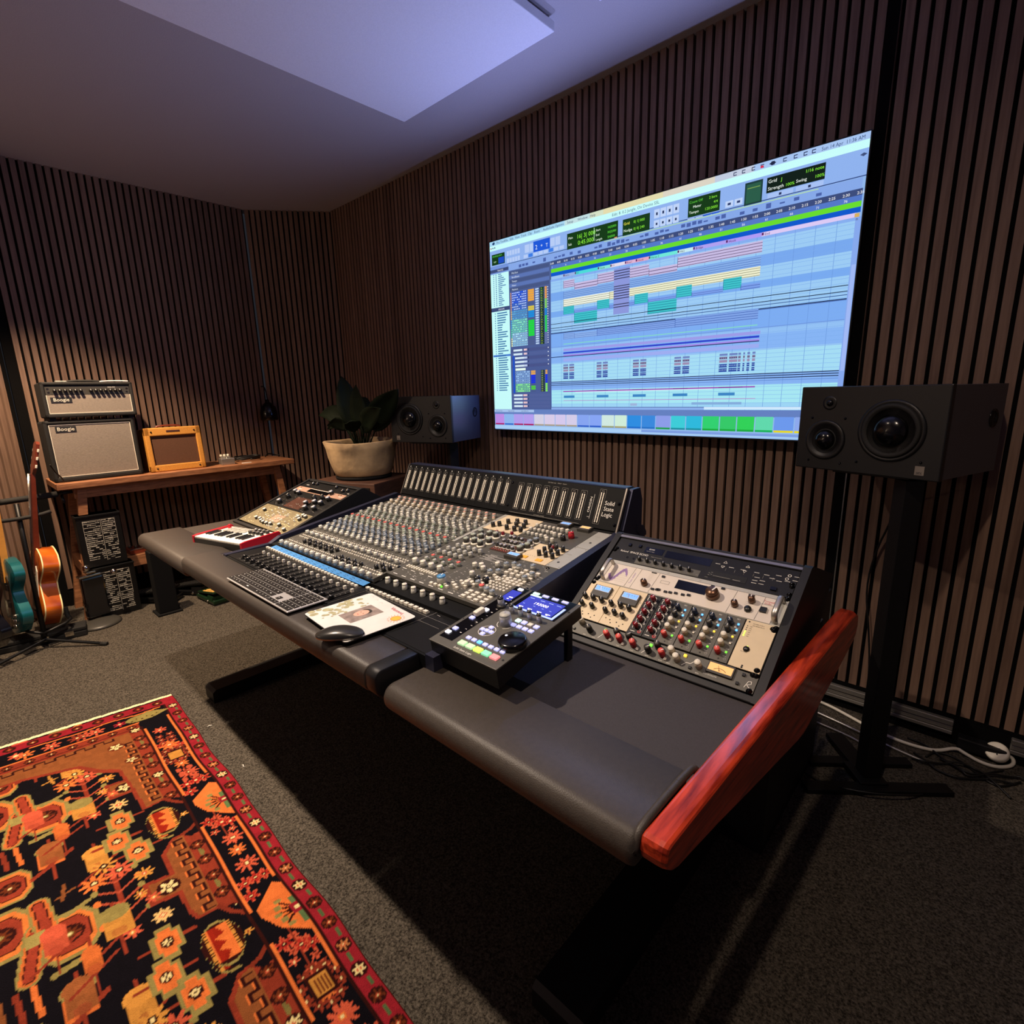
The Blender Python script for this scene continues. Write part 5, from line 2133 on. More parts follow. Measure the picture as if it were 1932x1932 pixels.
for u, v, m_ in ((.018, .042, 'led_white'), (.022, .060, 'led_lilac'), (.025, .155, 'led_white'), (.022, .112, 'led_lilac')):
    Pn.add(u, v, btn_geo, (.012, .010, .0035, m_))
for i in range(4):
    Pn.add(.124 + i * .0175, .158, btn_geo, (.0115, .0105, .003, ('led_mint', 'led_lilac', 'knob_light', 'led_lilac')[i]))
    Pn.add(.126 + i * .017, .139, btn_geo, (.0115, .0095, .003, 'led_lilac'))
for i in range(7):
    Pn.add(.0765 + i * .0168, .0495, btn_geo, (.0105, .0085, .003, 'led_blue' if i == 2 else 'led_lilac'))
for u, v in ((.091, .091), (.078, .090), (.104, .091), (.091, .105), (.091, .077)):
    Pn.add(u, v, btn_geo, (.0095, .0085, .003, 'led_lilac'))
for i, m_ in enumerate(('led_pgreen', 'led_pgreen', 'led_lime', 'led_sea', 'led_pink')):
    Pn.add(.081 + i * .0238, .0272, btn_geo, (.0185, .0135, .004, m_))
Pn.done()
b = MB()
b.m('black_metal').box((-.688, -1.495, .7222), (-.676, -1.475, .8285), .002)
b.build('leg', t)
b = MB()
b.m('black_metal').box((-.856, -1.495, .788), (-.844, -1.475, .83), .002)
b.build('leg', t)
# computer keyboard
KM = frame((-1.732, -1.863, .7905), (1, 0.002, 0), (0, 1, 0))
t = thing('computer_keyboard', 'thin silver computer keyboard with black keys and number pad on the middle armrest', 'keyboard', KM)
KM = KM @ T((0, 0, .0048))
b = MB(KM)
b.m('kbd_silver').box((-.001, 0, -.0045), (.419, .116, 0), .002)
b.m('black_plastic').box((.02, .09, -.011), (.40, .112, -.0045)).box((.02, .004, -.0075), (.40, .02, -.0045))
b.build('body', t)


def key_geo(b, w_, h_):
    b.m('key_black').box((0, 0, 0), (w_, h_, .0022), .0004).m('white_mark').quad(w_ * .42, h_ * .42, w_ * .54, h_ * .60, .0024)


Pn = Panel(KM, t, 'key', 100)
kw, kh, gp = .0158, .0158, .0030
v = .004
for r_, row in enumerate(([1, 1, 1, 1.25, 6.1, 1.25, 1, 1, 1.1], [1.9] + [1] * 10 + [2.1 + .2], [1.6] + [1] * 11 + [1.7], [1.35] + [1] * 12 + [1], [1] * 13 + [1.55], [.95] * 14)):
    u = .0035
    hh = kh if r_ < 5 else .0095
    tot = sum(row)
    wu = (.268 - gp * (len(row) - 1)) / tot
    for k in row:
        Pn.add(u, v, key_geo, (round(wu * k, 4), hh))
        u += wu * k + gp
    v += hh + gp
v = .004
for r_ in range(6):
    hh = kh if r_ < 5 else .0095
    for i in range(3):
        if r_ in (1, 2) and (r_ == 2 or i != 1):
            continue
        Pn.add(.2785 + i * .0187, v, key_geo, (kw, hh if r_ else .0135))
    for i in range(4):
        Pn.add(.3395 + i * .0190, v, key_geo, (kw, hh))
    v += hh + gp
Pn.done()
# mouse mat
corners = [(-1.732 + .470, -1.863 + .028), (-1.732 + .473, -1.863 + .222), (-1.732 + .716, -1.863 + .205), (-1.732 + .698, -1.863 + .010)]
O_ = Vector((corners[0][0] - .005, corners[0][1] - .005, .7935))
MM = frame(O_, (.235, -.018, .0), (.003, .19, .002))
t = thing('mouse_mat', 'pale printed mouse mat with a small portrait photo and an orange sun', 'mouse mat', MM)
b = MB(MM)
b.m('rubber')
W_, H_ = .236, .193
out = []
for (cx, cy_, a0) in ((W_ - .01, H_ - .01, 0), (.01, H_ - .01, PI / 2), (.01, .01, PI), (W_ - .01, .01, 1.5 * PI)):
    for i in range(5):
        a = a0 + i / 4 * PI / 2
        out.append((cx + .01 * math.cos(a), cy_ + .01 * math.sin(a)))
b.prism(out, 0, .0022)
b.m('paper').prism([(x * .99 + .001, y * .99 + .001) for x, y in out], .0022, .0029)
b.m('print_green')
rs = random.Random(3)
for i in range(46):
    u = rs.uniform(.006, .075)
    v = rs.uniform(.01, .15)
    r_ = rs.uniform(.004, .011) * (1.2 - u / .1)
    b.disc(u, v, max(.003, r_), .0030 + i * .000004, 9)
b.m('print_photo').push(T((.107, .072, .0033)) @ RZ(PI / 2 * 0 + .0)).quad(-.028, -.014, .040, .088 - .010, 0).m('print_skin').disc(.004, .034, .016, .0003, 20, .021).m('knob_dark').disc(.004, .050, .016, .0002, 16, .012).m('ink').disc(-.002, .036, .0015, .0005, 6).disc(.010, .036, .0015, .0005, 6).m('print_red').disc(.004, .024, .004, .0005, 8, .0012).pop()
b.m('print_sun').disc(.206, .150, .0125, .0034, 24).m('print_orange').ring(.206, .150, .0125, .0142, .0036, 24)
for i in range(16):
    a = i / 16 * 2 * PI
    b.line([(.206 + .018 * math.cos(a), .150 + .018 * math.sin(a)), (.206 + .0225 * math.cos(a), .150 + .0225 * math.sin(a))], .0014, .0034)
b.m('print_red').text('Viennois', .140, .172, .0165, .0034, -PI / 2 + 1.57 - .0)
b.m('grey_mark')
for i in range(3):
    b.ring(.03 + i * .03, .178 - i * .003, .006, .0066, .0034, 10, 0, PI)
b.build('mat', t, fix=False)

# mouse
t = thing('computer_mouse', 'low dark grey computer mouse with a curved top on the printed mat', 'mouse', T((-1.075, -1.845, .7965)) @ RZ(.75))
MMo = WM[t.name]
b = MB(MMo)
b.m('mouse_black')
nu, nv = 20, 12
vs, fs = [], []
for i in range(nu + 1):
    x = -.056 + .112 * i / nu
    k = max(0, 1 - (abs(x) / .0565) ** 2.6)
    hw = .029 * k ** .45
    hz = .004 + .015 * max(0, 1 - (x / .058) ** 2)
    for j in range(nv + 1):
        a = PI * j / nv
        vs.append((x, -hw * math.cos(a), .002 + (hz) * math.sin(a) ** .55 if 0 < j < nv else .002))
for i in range(nu):
    for j in range(nv):
        p = i * (nv + 1) + j
        fs.append((p, p + 1, p + nv + 2, p + nv + 1))
b.add(vs, fs, True)
b.m('alu')
vs, fs = [], []
for i in range(nu + 1):
    x = -.056 + .112 * i / nu
    k = max(0, 1 - (abs(x) / .0565) ** 2.6)
    hw = .0285 * k ** .45
    vs += [(x, -hw, .0005), (x, -hw - .0006, .004), (x, hw, .0005), (x, hw + .0006, .004)]
for i in range(nu):
    p = i * 4
    fs += [(p, p + 4, p + 5, p + 1), (p + 2, p + 3, p + 7, p + 6), (p, p + 2, p + 6, p + 4)]
b.add(vs, fs, True)
b.build('shell', t)

# mini midi keyboard
MK = frame((-2.428, -1.748, .7725), (.285, .076, 0), (-.033, .172, 0.004))
t = thing('midi_keyboard', 'small white-keyed music keyboard with bright red sides on the left end of the desk', 'midi keyboard', MK)
b = MB(MK)
b.m('black_plastic').box((0, 0, -.018), (.300, .176, .010), .002)
b.m('white_btn').box((.008, .098, .010), (.292, .172, .0145), .002)
b.build('body', t)
for u in (-.007, .300):
    b = MB(MK)
    b.m('red_plastic').prismx([(-.002, -.0185), (-.002, .018), (.02, .021), (.176, .021), (.182, .014), (.182, -.006), (.13, -.012), (.11, -.0185)], u, u + .009)
    b.build('side_panel', t, label='red end cheek')


def wk_geo(b, w_, l_):
    b.m('key_white').box((0, 0, 0), (w_, l_, .006), .0008)


def bk_geo(b, w_, l_):
    b.m('knob_black').box((0, 0, 0), (w_, l_, .007), .001)


Pn = Panel(MK, t, 'white_key')
for i in range(15):
    Pn.add(.004 + i * .01945, .003, wk_geo, (.0186, .092), .010)
Pn.done()
Pn = Panel(MK, t, 'black_key')
for i in range(14):
    if i % 7 not in (2, 6):
        Pn.add(.004 + i * .01945 + .0145, .040, bk_geo, (.0098, .056), .015)
Pn.done()
Pn = Panel(MK, t, 'pad')
for i in range(4):
    for j in range(2):
        Pn.add(.052 + i * .033, .118 + j * .032, btn_geo, (.026, .026, .004, 'grey_plate'), .0145)
Pn.done()
Pn = Panel(MK, t, 'knob')
for i in range(4):
    for j in range(2):
        Pn.add(.20 + i * .024, .120 + j * .028, knob_geo, (.0075, .016, 'knob_black', 'chrome', .4, None), .0145)
Pn.done()
b = MB(MK)
b.m('led_mint').box((.168, .104, .0145), (.192, .111, .0165), .001)
b.build('lit_button', t)
b = MB(MK)
b.m('red_plastic').push(T((.024, .15, .0145))).lathe([(.009, 0), (.006, .004), (.005, .012), (.008, .016), (0, .018)], 14).pop()
b.build('joystick', t)
# ================================================================== LOUDSPEAKERS
def loudspeaker(label, TLx, TLy, ang, mirror, sidelabel):
    """three way monitor lying on its side; frame: x along the front (left to right), y into the box, z up; origin = front lower left"""
    W, HH, D = .425, .268, .40
    M = T((TLx, TLy, 1.066)) @ RZ(ang)
    t = thing('loudspeaker', label, 'loudspeaker', M @ T((W / 2, D / 2, 0)))
    b = MB(M)
    b.m('black_plastic').box((0, .0, 0), (W, .02, HH), .003)
    b.m('speaker_lacquer')
    pr = [(.004, .021), (W - .004, .021), (W - .004, D - .05), (W - .03, D), (.03, D), (.004, D - .05)]
    b.prism(pr, .003, HH - .003)
    b.build('cabinet', t)
    fx = (lambda u: W - u) if mirror else (lambda u: u)
    FMx = M @ Matrix(((1, 0, 0, 0), (0, 0, -1, 0), (0, 1, 0, 0), (0, 0, 0, 1)))   # local xy = front plane, z towards the listener

    def unit_(name, u, v, R_, prof, n=36):
        b = MB(FMx @ T((fx(u), v, 0)))
        for m_, pf in prof:
            b.m(m_).lathe([(r * R_, z * R_) for r, z in pf], n)
        b.build(name, t)
    unit_('woofer', .287, .136, .088, [('black_plastic', [(1.04, 0), (1.04, .05), (.96, .07), (.93, .05)]), ('rubber', [(.93, .05), (.86, .12), (.78, .11), (.74, .03)]), ('black_plastic', [(.74, .03), (.60, -.03), (.56, .02)]), ('black_gloss', [(.56, .02), (.50, .16), (.38, .27), (.2, .33), (0, .35)])])
    unit_('midrange_driver', .094, .098, .064, [('black_plastic', [(1.0, 0), (1.0, .06), (.94, .10), (.80, .06), (.66, -.02), (.58, -.04)]), ('rubber', [(.58, -.04), (.54, .04), (.5, .0)]), ('black_gloss', [(.5, 0), (.44, .16), (.3, .27), (.14, .32), (0, .33)])])
    unit_('tweeter', .098, .216, .022, [('black_plastic', [(1.0, 0), (1.0, .06), (.7, .02), (.5, .0)]), ('black_gloss', [(.5, 0), (.4, .22), (.2, .32), (0, .35)])])
    Pn = Panel(FMx, t, 'screw')
    for u, v in ((.045, .028), (.15, .026), (.045, .168), (.152, .168), (.2, .036), (.375, .05)):
        Pn.add(fx(u), v, screw_geo, (.0028,))
    Pn.done()
    b = MB(FMx)
    b.m('steel_edge').box((fx(.375) - .012, .014, 0), (fx(.375) + .012, .040, .0015)).m('ink').text('atc', fx(.375), .017, .013, .0017, 0, 'CENTER')
    b.build('badge', t)
    # round side grip
    b = MB(M @ T((W - .004, .285, .165)) @ RY(PI / 2))
    b.m('black_gloss').lathe([(.028, 0), (.028, .002), (.02, -.001), (0, -.002)], 20)
    b.build('side_grip', t)
    return M


MR = loudspeaker('big black loudspeaker lying on its side at the right, in front of the screen corner', -.513, -.395, math.atan2(-.135, .40), False, '')
ML = loudspeaker('black loudspeaker left of the screen, its side lit blue by the screen and an added lamp', -2.712, -.535, math.atan2(.130, .40), True, '')


def stand(label, M, px, py, zt, a1):
    t = thing('speaker_stand', label, 'stand', T((px, py, 0)))
    b = MB(T((px, py, 0)) @ RZ(a1))
    b.m('black_metal').box((-.0275, -.0275, .03), (.0275, .0275, zt - .012), .002)
    b.build('pole', t)
    b = MB(M)
    b.m('black_metal').box((.10, .05, -.012), (.33, .33, -.0005), .002)
    b.build('top_plate', t)
    R_ = T((px, py, 0)) @ RZ(a1)
    for x0, y0, x1, y1, z0 in ((-.235, -.075, .235, -.03, .001), (-.05, -.05, .04, .06, .010), (-.16, .06, .19, .10, .001), (-.03, .03, .03, .22, .012)):
        b = MB(R_)
        b.m('black_metal').box((x0, y0, z0), (x1, y1, z0 + .018), .002)
        b.build('foot', t)
    return t


stand('black pole stand carrying the right loudspeaker, its crossed feet on the carpet', MR, -.185, -.43, 1.066, math.radians(39))
stand('black pole stand under the left loudspeaker, behind the mixing console', ML, -2.42, -.31, 1.066, math.radians(-20))

# ================================================================== PLANT
t = thing('wooden_plinth', 'dark brown wooden box plinth under the potted plant', 'plinth', T((-2.95, -.6, 0)))
b = MB(T((-2.95, -.6, 0)) @ RZ(.35))
b.m('box_wood').box((-.24, -.22, 0), (.24, .22, .84), .004)
b.m('under_black').box((-.205, -.225, .80), (.205, -.2202, .815))
b.build('box', t)
t = thing('plant_pot', 'rough sand-coloured wide planter holding a dark leafy plant', 'plant pot', T((-2.95, -.6, .8405)))
b = MB(T((-2.95, -.6, .8405)))
b.m('under_black').lathe([(.17, 0), (.175, .015), (.17, .02)], 32)
b.build('saucer', t)
b = MB(T((-2.95, -.6, .858)))
b.m('concrete')
vs, fs = [], []
prof = [(.155, 0), (.175, .012), (.19, .06), (.205, .12), (.212, .17), (.228, .212), (.222, .216), (.205, .205), (.198, .17)]
nn = 40
for r, z in prof:
    for i in range(nn):
        a = 2 * PI * i / nn
        rr = r * (1 + .012 * math.sin(3 * a + z * 9) + .008 * math.sin(7 * a - z * 20))
        vs.append((rr * math.cos(a), rr * math.sin(a), z + (.004 * math.sin(3 * a + 1) if z > .2 else 0)))
for k in range(len(prof) - 1):
    for i in range(nn):
        j = (i + 1) % nn
        fs.append((k * nn + i, k * nn + j, (k + 1) * nn + j, (k + 1) * nn + i))
fs.append(tuple(range(nn)))
b.add(vs, fs, True)
b.build('pot', t)
b = MB(T((-2.95, -.6, .858)))
b.m('soil').lathe([(.2, .165), (.1, .178), (0, .18)], 24)
b.build('soil', t)
t = thing('leafy_plant', 'dark green plant with broad pointed leaves growing in the sand-coloured planter', 'plant', T((-2.95, -.6, 1.03)))


def leaf(base, tip, wd, sag, twist=0.0, stem=.35):
    base, tip = Vector(base), Vector(tip)
    d = tip - base
    n = 14
    side0 = d.cross(Vector((0, 0, 1)))
    side0 = side0.normalized() if side0.length > .02 else Vector((1, 0, 0))
    cv = Vector((.66, -.71, 0))
    side = d.normalized().cross(cv).normalized()
    side = (side * math.cos(twist) + d.normalized().cross(side) * math.sin(twist)).normalized()
    nrm = side.cross(d.normalized())
    pts = []
    for i in range(n + 1):
        k = i / n
        p = base + d * k + Vector((0, 0, sag * math.sin(k * PI)))
        pts.append(p)
    b = MB()
    b.m('leaf')
    vs, fs = [], []
    i0 = int(stem * n)
    rows = 0
    for i in range(i0, n + 1):
        k = (i - i0) / (n - i0)
        w_ = wd * .8 * (math.sin(PI * min(1, k ** .75)) ** .8 if 0 < k < 1 else .0) + .001
        for j, s_ in enumerate((-1, -.5, 0, .5, 1)):
            vs.append(tuple(pts[i] + side * (w_ * s_) + nrm * (abs(s_) * w_ * .28) + nrm * (.004 * math.sin(k * 14 + s_ * 3))))
        rows += 1
    for i in range(rows - 1):
        for j in range(4):
            p = i * 5 + j
            fs.append((p, p + 1, p + 6, p + 5))
    b.add(vs, fs, True)
    b.tube([tuple(p) for p in pts[:i0 + 2]], .004, 6)
    o = b.build('leaf', t)
    md = o.modifiers.new('thick', 'SOLIDIFY')
    md.thickness = .0012


B0 = (-2.95, -.6, 1.035)
for bx, tip, wd, sag, tw, st in (((-.05, 0), (-3.12, -.60, 1.47), .085, .02, .25, .22), ((0, .02), (-2.93, -.62, 1.41), .075, .02, -.4, .25), ((.04, 0), (-2.55, -.58, 1.375), .09, .05, .3, .28),
                                 ((.03, -.03), (-2.62, -.66, 1.27), .07, .06, -.2, .25), ((-.06, 0), (-3.42, -.62, 1.22), .07, .10, .2, .25), ((-.05, .03), (-3.36, -.60, 1.13), .06, .10, -.3, .3),
                                 ((.0, -.04), (-2.80, -.75, 1.20), .06, .06, .5, .3), ((-.02, -.03), (-3.1, -.74, 1.17), .06, .08, -.5, .3), ((.02, .04), (-2.75, -.45, 1.33), .08, .04, .2, .25), ((-.03, .04), (-3.2, -.42, 1.34), .08, .06, .1, .25)):
    leaf((B0[0] + bx[0], B0[1] + bx[1], B0[2]), tip, wd, sag, tw, st)
b = MB()
b.m('leaf')
for i in range(12):
    a = i * 2.4
    b.tube([(-2.95 + .03 * math.cos(a), -.6 + .03 * math.sin(a), 1.03), (-2.95 + .06 * math.cos(a), -.6 + .05 * math.sin(a), 1.11), (-2.95 + .10 * math.cos(a), -.6 + .08 * math.sin(a), 1.17)], .0035, 5)
b.build('stem', t)

# ================================================================== WALL LAMP
t = thing('wall_lamp', 'small black dome lamp hanging unlit before the slats in the corner left of the plant', 'lamp', T((-4.42, -.53, 1.16)))
b = MB(T((-4.42, -.53, 1.17)))
b.m('black_gloss').lathe([(.062, 0), (.066, .01), (.066, .06), (.055, .105), (.03, .135), (.014, .145), (.013, .165), (0, .168)], 28)
b.build('shade', t)
b = MB()
b.m('black_metal').tube([(-4.42, -.53, 1.335), (-4.425, -.53, 1.40), (-4.455, -.53, 1.44), (-4.498, -.53, 1.44)], .005, 8, 2)
b.build('bracket', t)

# ================================================================== BENCH
BX0, BX1, BY0, BY1, BZ = -4.485, -4.06, -1.975, -.53, .878
t = thing('wooden_bench', 'long warm brown wooden bench table against the left slatted wall', 'bench', T(((BX0 + BX1) / 2, (BY0 + BY1) / 2, 0)))
b = MB()
b.m('bench_wood').box((BX0, BY0, BZ - .038), (BX1, BY1, BZ), .004)
b.build('top', t)
b = MB()
b.m('bench_wood').box((BX1 - .075, BY0 + .08, BZ - .105), (BX1 - .045, BY1 - .10, BZ - .038), .002)
b.build('apron', t)
for yt, yb in ((-1.855, -1.955), (-.66, -.56)):
    for xt, xb in ((-4.115, -4.09), (-4.43, -4.44)):
        b = MB()
        b.m('bench_wood')
        vs = []
        for (x, y, z, w_) in ((xb, yb, .0, .030), (xt, yt, BZ - .04, .036)):
            vs += [(x - .02, y - w_ / 2 * 1.3, z), (x + .02, y - w_ / 2 * 1.3, z), (x + .02, y + w_ / 2 * 1.3, z), (x - .02, y + w_ / 2 * 1.3, z)]
        b.add(vs, [(0, 3, 2, 1), (4, 5, 6, 7), (0, 1, 5, 4), (1, 2, 6, 5), (2, 3, 7, 6), (3, 0, 4, 7)])
        b.build('leg', t)
for y in (-1.915, -.60):
    b = MB()
    b.m('bench_wood').box((-4.44, y - .018, .30), (-4.09, y + .018, .375), .002)
    b.build('stretcher', t)
b = MB()
b.m('bench_wood').box((-4.36, -1.90, .315), (-4.16, -.615, .345), .003).box((-4.175, -1.90, .27), (-4.15, -.615, .345), .002)
b.build('shelf', t)

# ================================================================== AMPLIFIERS
AX = -4.125


def amp(name, label, cat, y0, y1, z0, z1, tilt, grille, head):
    D = .25
    t = thing(name, label, cat, T((AX - D / 2, (y0 + y1) / 2, z0)))
    M = T((AX, y0, z0)) @ RY(-tilt) @ Matrix(((0, 0, 1, 0), (1, 0, 0, 0), (0, 1, 0, 0), (0, 0, 0, 1)))   # local x -> world y, local y -> up, local z -> +X (to the room)
    W_, H_ = y1 - y0, z1 - z0
    b = MB(M)
    return t, b, M, W_, H_


t, b, M, W_, H_ = amp('speaker_cabinet', 'black guitar speaker cabinet with grey woven grille, under the amplifier head on the bench', 'speaker cabinet', -1.968, -1.517, BZ + .001, 1.245, .03, 'grille', False)
b.m('tolex').box((0, 0, -.25), (W_, H_, -.012), .012).box((0, 0, -.03), (W_, .03, 0), .008).box((0, H_ - .022, -.03), (W_, H_, 0), .008).box((0, 0, -.03), (.022, H_, 0), .008).box((W_ - .022, 0, -.03), (W_, H_, 0), .008)
b.build('case', t)
b = MB(M)
b.m('grille').box((.026, .034, -.012), (W_ - .026, H_ - .026, -.008))
b.build('grille_cloth', t)
b = MB(M)
b.m('piping')
for a_, c_ in (((.024, .031), (W_ - .024, .034)), ((.024, H_ - .027), (W_ - .024, H_ - .024)), ((.024, .031), (.027, H_ - .024)), ((W_ - .027, .031), (W_ - .024, H_ - .024))):
    b.box((*a_, -.010), (*c_, -.005))
b.build('piping', t, label='white piping around the grille')


def badge(M, t, u, v, w_, h_):
    b = MB(M)
    b.m('ink').box((u, v, -.008), (u + w_, v + h_, -.005)).m('piping').text('Boogie', u + w_ / 2, v + h_ * .22, h_ * .92, -.0045, 0, 'CENTER', .98)
    b.build('badge', t)


badge(M, t, .052, H_ - .068, .098, .033)
t, b, M, W_, H_ = amp('amplifier_head', 'black guitar amplifier head with knob row and grey grille, standing on its cabinet', 'amplifier', -1.945, -1.495, 1.262, 1.468, .02, 'grille', True)
b.m('tolex').box((0, 0, -.24), (W_, H_, -.014), .008).box((0, 0, -.03), (W_, .022, 0), .006).box((0, H_ - .018, -.03), (W_, H_, 0), .006).box((0, 0, -.03), (.018, H_, 0), .006).box((W_ - .018, 0, -.03), (W_, H_, 0), .006)
for u in (.03, W_ - .03):
    b.m('rubber').box((u - .015, -.016, -.2), (u + .015, 0, -.03))
b.build('case', t)
b = MB(M)
b.m('grille').box((.02, .024, -.012), (W_ - .02, H_ - .075, -.008))
b.build('grille_cloth', t)
b = MB(M)
b.m('piping')
for a_, c_ in (((.019, .023), (W_ - .019, .0255)), ((.019, .023), (.0215, H_ - .075)), ((W_ - .0215, .023), (W_ - .019, H_ - .075))):
    b.box((*a_, -.010), (*c_, -.005))
b.build('piping', t, label='white piping around the grille')
b = MB(M)
b.m('knob_dark').box((.02, H_ - .073, -.012), (W_ - .02, H_ - .024, -.007)).m('chrome')
for u, v in ((.032, H_ - .040), (.034, H_ - .060), (W_ - .032, H_ - .040), (W_ - .034, H_ - .06)):
    b.disc(u, v, .006, -.0065, 12)
b.m('white_mark').text('MARK FIVE', W_ - .13, H_ - .034, .008, -.0065)
b.build('control_panel', t)
badge(M, t, .036, H_ - .118, .098, .030)
Pn = Panel(M, t, 'knob')
for i in range(14):
    if i != 6:
        Pn.add(.062 + i * .0245, H_ - .050, knob_geo, (.0088, .018, 'knob_black', 'knob_black', .3, None), -.007)
Pn.done()
b = MB(M)
b.m('rubber').tube([(.14, H_, -.12), (.15, H_ + .013, -.12), (.30, H_ + .013, -.12), (.31, H_, -.12)], .007, 8, 1)
b.build('handle', t)
b = MB(T((AX - .06, -1.62, 1.472)))
b.m('white_cable').tube([(0, -.03, 0), (.01, 0, .003), (.02, .06, .004), (.04, .11, .001)], .004, 6, 2)
t2 = b.build('cable_end')
tag(t2, 'pale folded cable lying on top of the amplifier head', 'cable')
b = MB(T((AX - .05, -1.84, 1.472)))
b.m('paper').box((-.03, -.025, 0), (.01, .025, .004))
tag(b.build('paper_note'), 'small pale slip lying on the left of the amplifier head', 'paper slip')
# tweed amplifier
t, b, M, W_, H_ = amp('tweed_amplifier', 'small honey-coloured tweed guitar amplifier with brown grille on the bench', 'amplifier', -1.475, -1.138, BZ + .001, 1.172, .08, 'brown', False)
b.m('tweed')
fr = [(0, .0, W_, .045), (0, H_ - .055, W_, H_), (0, 0, .032, H_), (W_ - .032, 0, W_, H_)]
b.box((0, 0, -.18), (W_, H_, -.02), .01)
for u0, v0, u1, v1 in fr:
    b.box((u0, v0, -.03), (u1, v1, 0), .006)
b.build('case', t)
b = MB(M)
b.m('brown_grille').box((.03, .043, -.016), (W_ - .03, H_ - .053, -.012))
b.build('grille_cloth', t)
b = MB(M)
b.m('rosewood').box((W_ * .38, H_ - .032, 0), (W_ * .62, H_ - .020, .002), .001)
b.build('nameplate', t)
Pn = Panel(M, t, 'screw')
for u in (.04, W_ - .04):
    for v in (.022, H_ - .028):
        Pn.add(u, v, screw_geo, (.004,))
Pn.done()
b = MB(M)
b.m('mahogany').tube([(W_ * .28, H_, -.09), (W_ * .3, H_ + .016, -.09), (W_ * .7, H_ + .016, -.09), (W_ * .72, H_, -.09)], .006, 8, 1)
b.build('handle', t)
# effect pedal on bench, foil, black pouch
t = thing('effect_pedal', 'small silver effect pedal with knobs on the bench beside the tweed amplifier', 'effect pedal', T((-4.17, -.985, BZ)))
b = MB(T((-4.17, -.985, BZ)) @ RZ(-.1))
b.m('alu').box((-.06, -.045, 0), (.04, .045, .045), .003).box((-.06, -.03, .045), (-.02, .03, .055), .002)
b.build('box', t)
Pn = Panel(T((-4.17, -.985, BZ)), t, 'knob')
for i in range(3):
    Pn.add(-.04, -.022 + i * .024, knob_geo, (.009, .016, 'knob_light', 'knob_light', .3, None), .055)
Pn.add(-.04 + .05, 0, knob_geo, (.008, .012, 'chrome', 'chrome', .3, None), .045)
Pn.done()
b = MB(T((-4.12, -.87, BZ)))
b.m('paper').box((-.012, -.03, 0), (.012, .035, .003))
tag(b.build('paper_slip'), 'white slip of paper on the bench right of the silver pedal', 'paper slip')
b = MB(T((-4.27, -.80, BZ)))
b.m('black_cable')
rs = random.Random(2)
b.tube([(.05 * math.cos(i * .9) * (1 + .15 * rs.random()), .10 * math.sin(i * .9), .010 + .006 * (i % 5) + .006 * rs.random()) for i in range(26)], .006, 6, 1)
tag(b.build('coiled_cable'), 'black cable coiled on the bench beyond the silver pedal', 'cable')
b = MB(T((-4.38, -.62, BZ)))
b.m('black_cable').tube([(.0, 0, .006), (-.03, .04, .03), (-.05, .10, .006), (-.02, .13, .004)], .005, 6, 2)
tag(b.build('cable'), 'short dark cable at the far end of the bench', 'cable')

# ================================================================== PRINTED CASES UNDER THE BENCH
def printed_case(label, y0, y1, z0, z1, tilt, seed, flip):
    W_, H_, D = y1 - y0, z1 - z0, .11
    x = -4.045
    t = thing('synthesizer_case', label, 'equipment case', T((x - D / 2, (y0 + y1) / 2, z0)))
    M = T((x, y0, z0)) @ RX(0) @ RY(-tilt) @ Matrix(((0, 0, 1, 0), (1, 0, 0, 0), (0, 1, 0, 0), (0, 0, 0, 1)))
    b = MB(M)
    b.m('black_metal').box((0, 0, -D), (W_, H_, 0), .003).box((-.004, H_ - .012, -D), (W_ + .004, H_, .004), .002)
    b.build('body', t)
    b = MB(M)
    rs = random.Random(seed)
    b.m('print_grey')
    u0, u1, v0, v1 = .03, W_ - .03, .03, H_ - .035
    b.line([(u0, v1), (u1, v1)], .0015, .0006).line([(u0, v1), (u0, v0 + .06)], .0015, .0006).line([(u0 + (u1 - u0) * .55, v1), (u0 + (u1 - u0) * .55, v0)], .002, .0006).line([(u1, v1), (u1, v0 + .10)], .0015, .0006)
    nr = 22
    for r_ in range(nr):
        v = v0 + (v1 - v0) * (r_ + .3) / nr
        if flip:
            v = v0 + v1 - v
        for ca_, cb in ((0, .53), (.58, 1)):
            a_ = ca_
            while a_ < cb - .04:
                w_ = rs.uniform(.05, .22)
                w_ = min(w_, cb - a_)
                if rs.random() < .72:
                    h_ = rs.choice((.004, .007, .009)) * (v1 - v0) / .26
                    ua = u0 + (u1 - u0) * a_
                    b.quad(ua, v, ua + (u1 - u0) * w_ * .92, v + h_ * .7, .0008)
                    if h_ > .006 and rs.random() < .5:
                        b.m('ink').quad(ua + .004, v + .0012, ua + (u1 - u0) * w_ * .7, v + h_ * .4, .0012).m('print_grey')
                a_ += w_
    b.build('printed_diagram', t, fix=False, label='grey printed block diagram')
    return t


printed_case('black metal case printed with a grey diagram, upper one of the stack under the bench', -1.925, -1.705, .345, .672, .0, 5, False)
printed_case('black metal case printed with a grey diagram, lower one of the stack on the carpet', -1.895, -1.68, .001, .335, .0, 6, True)
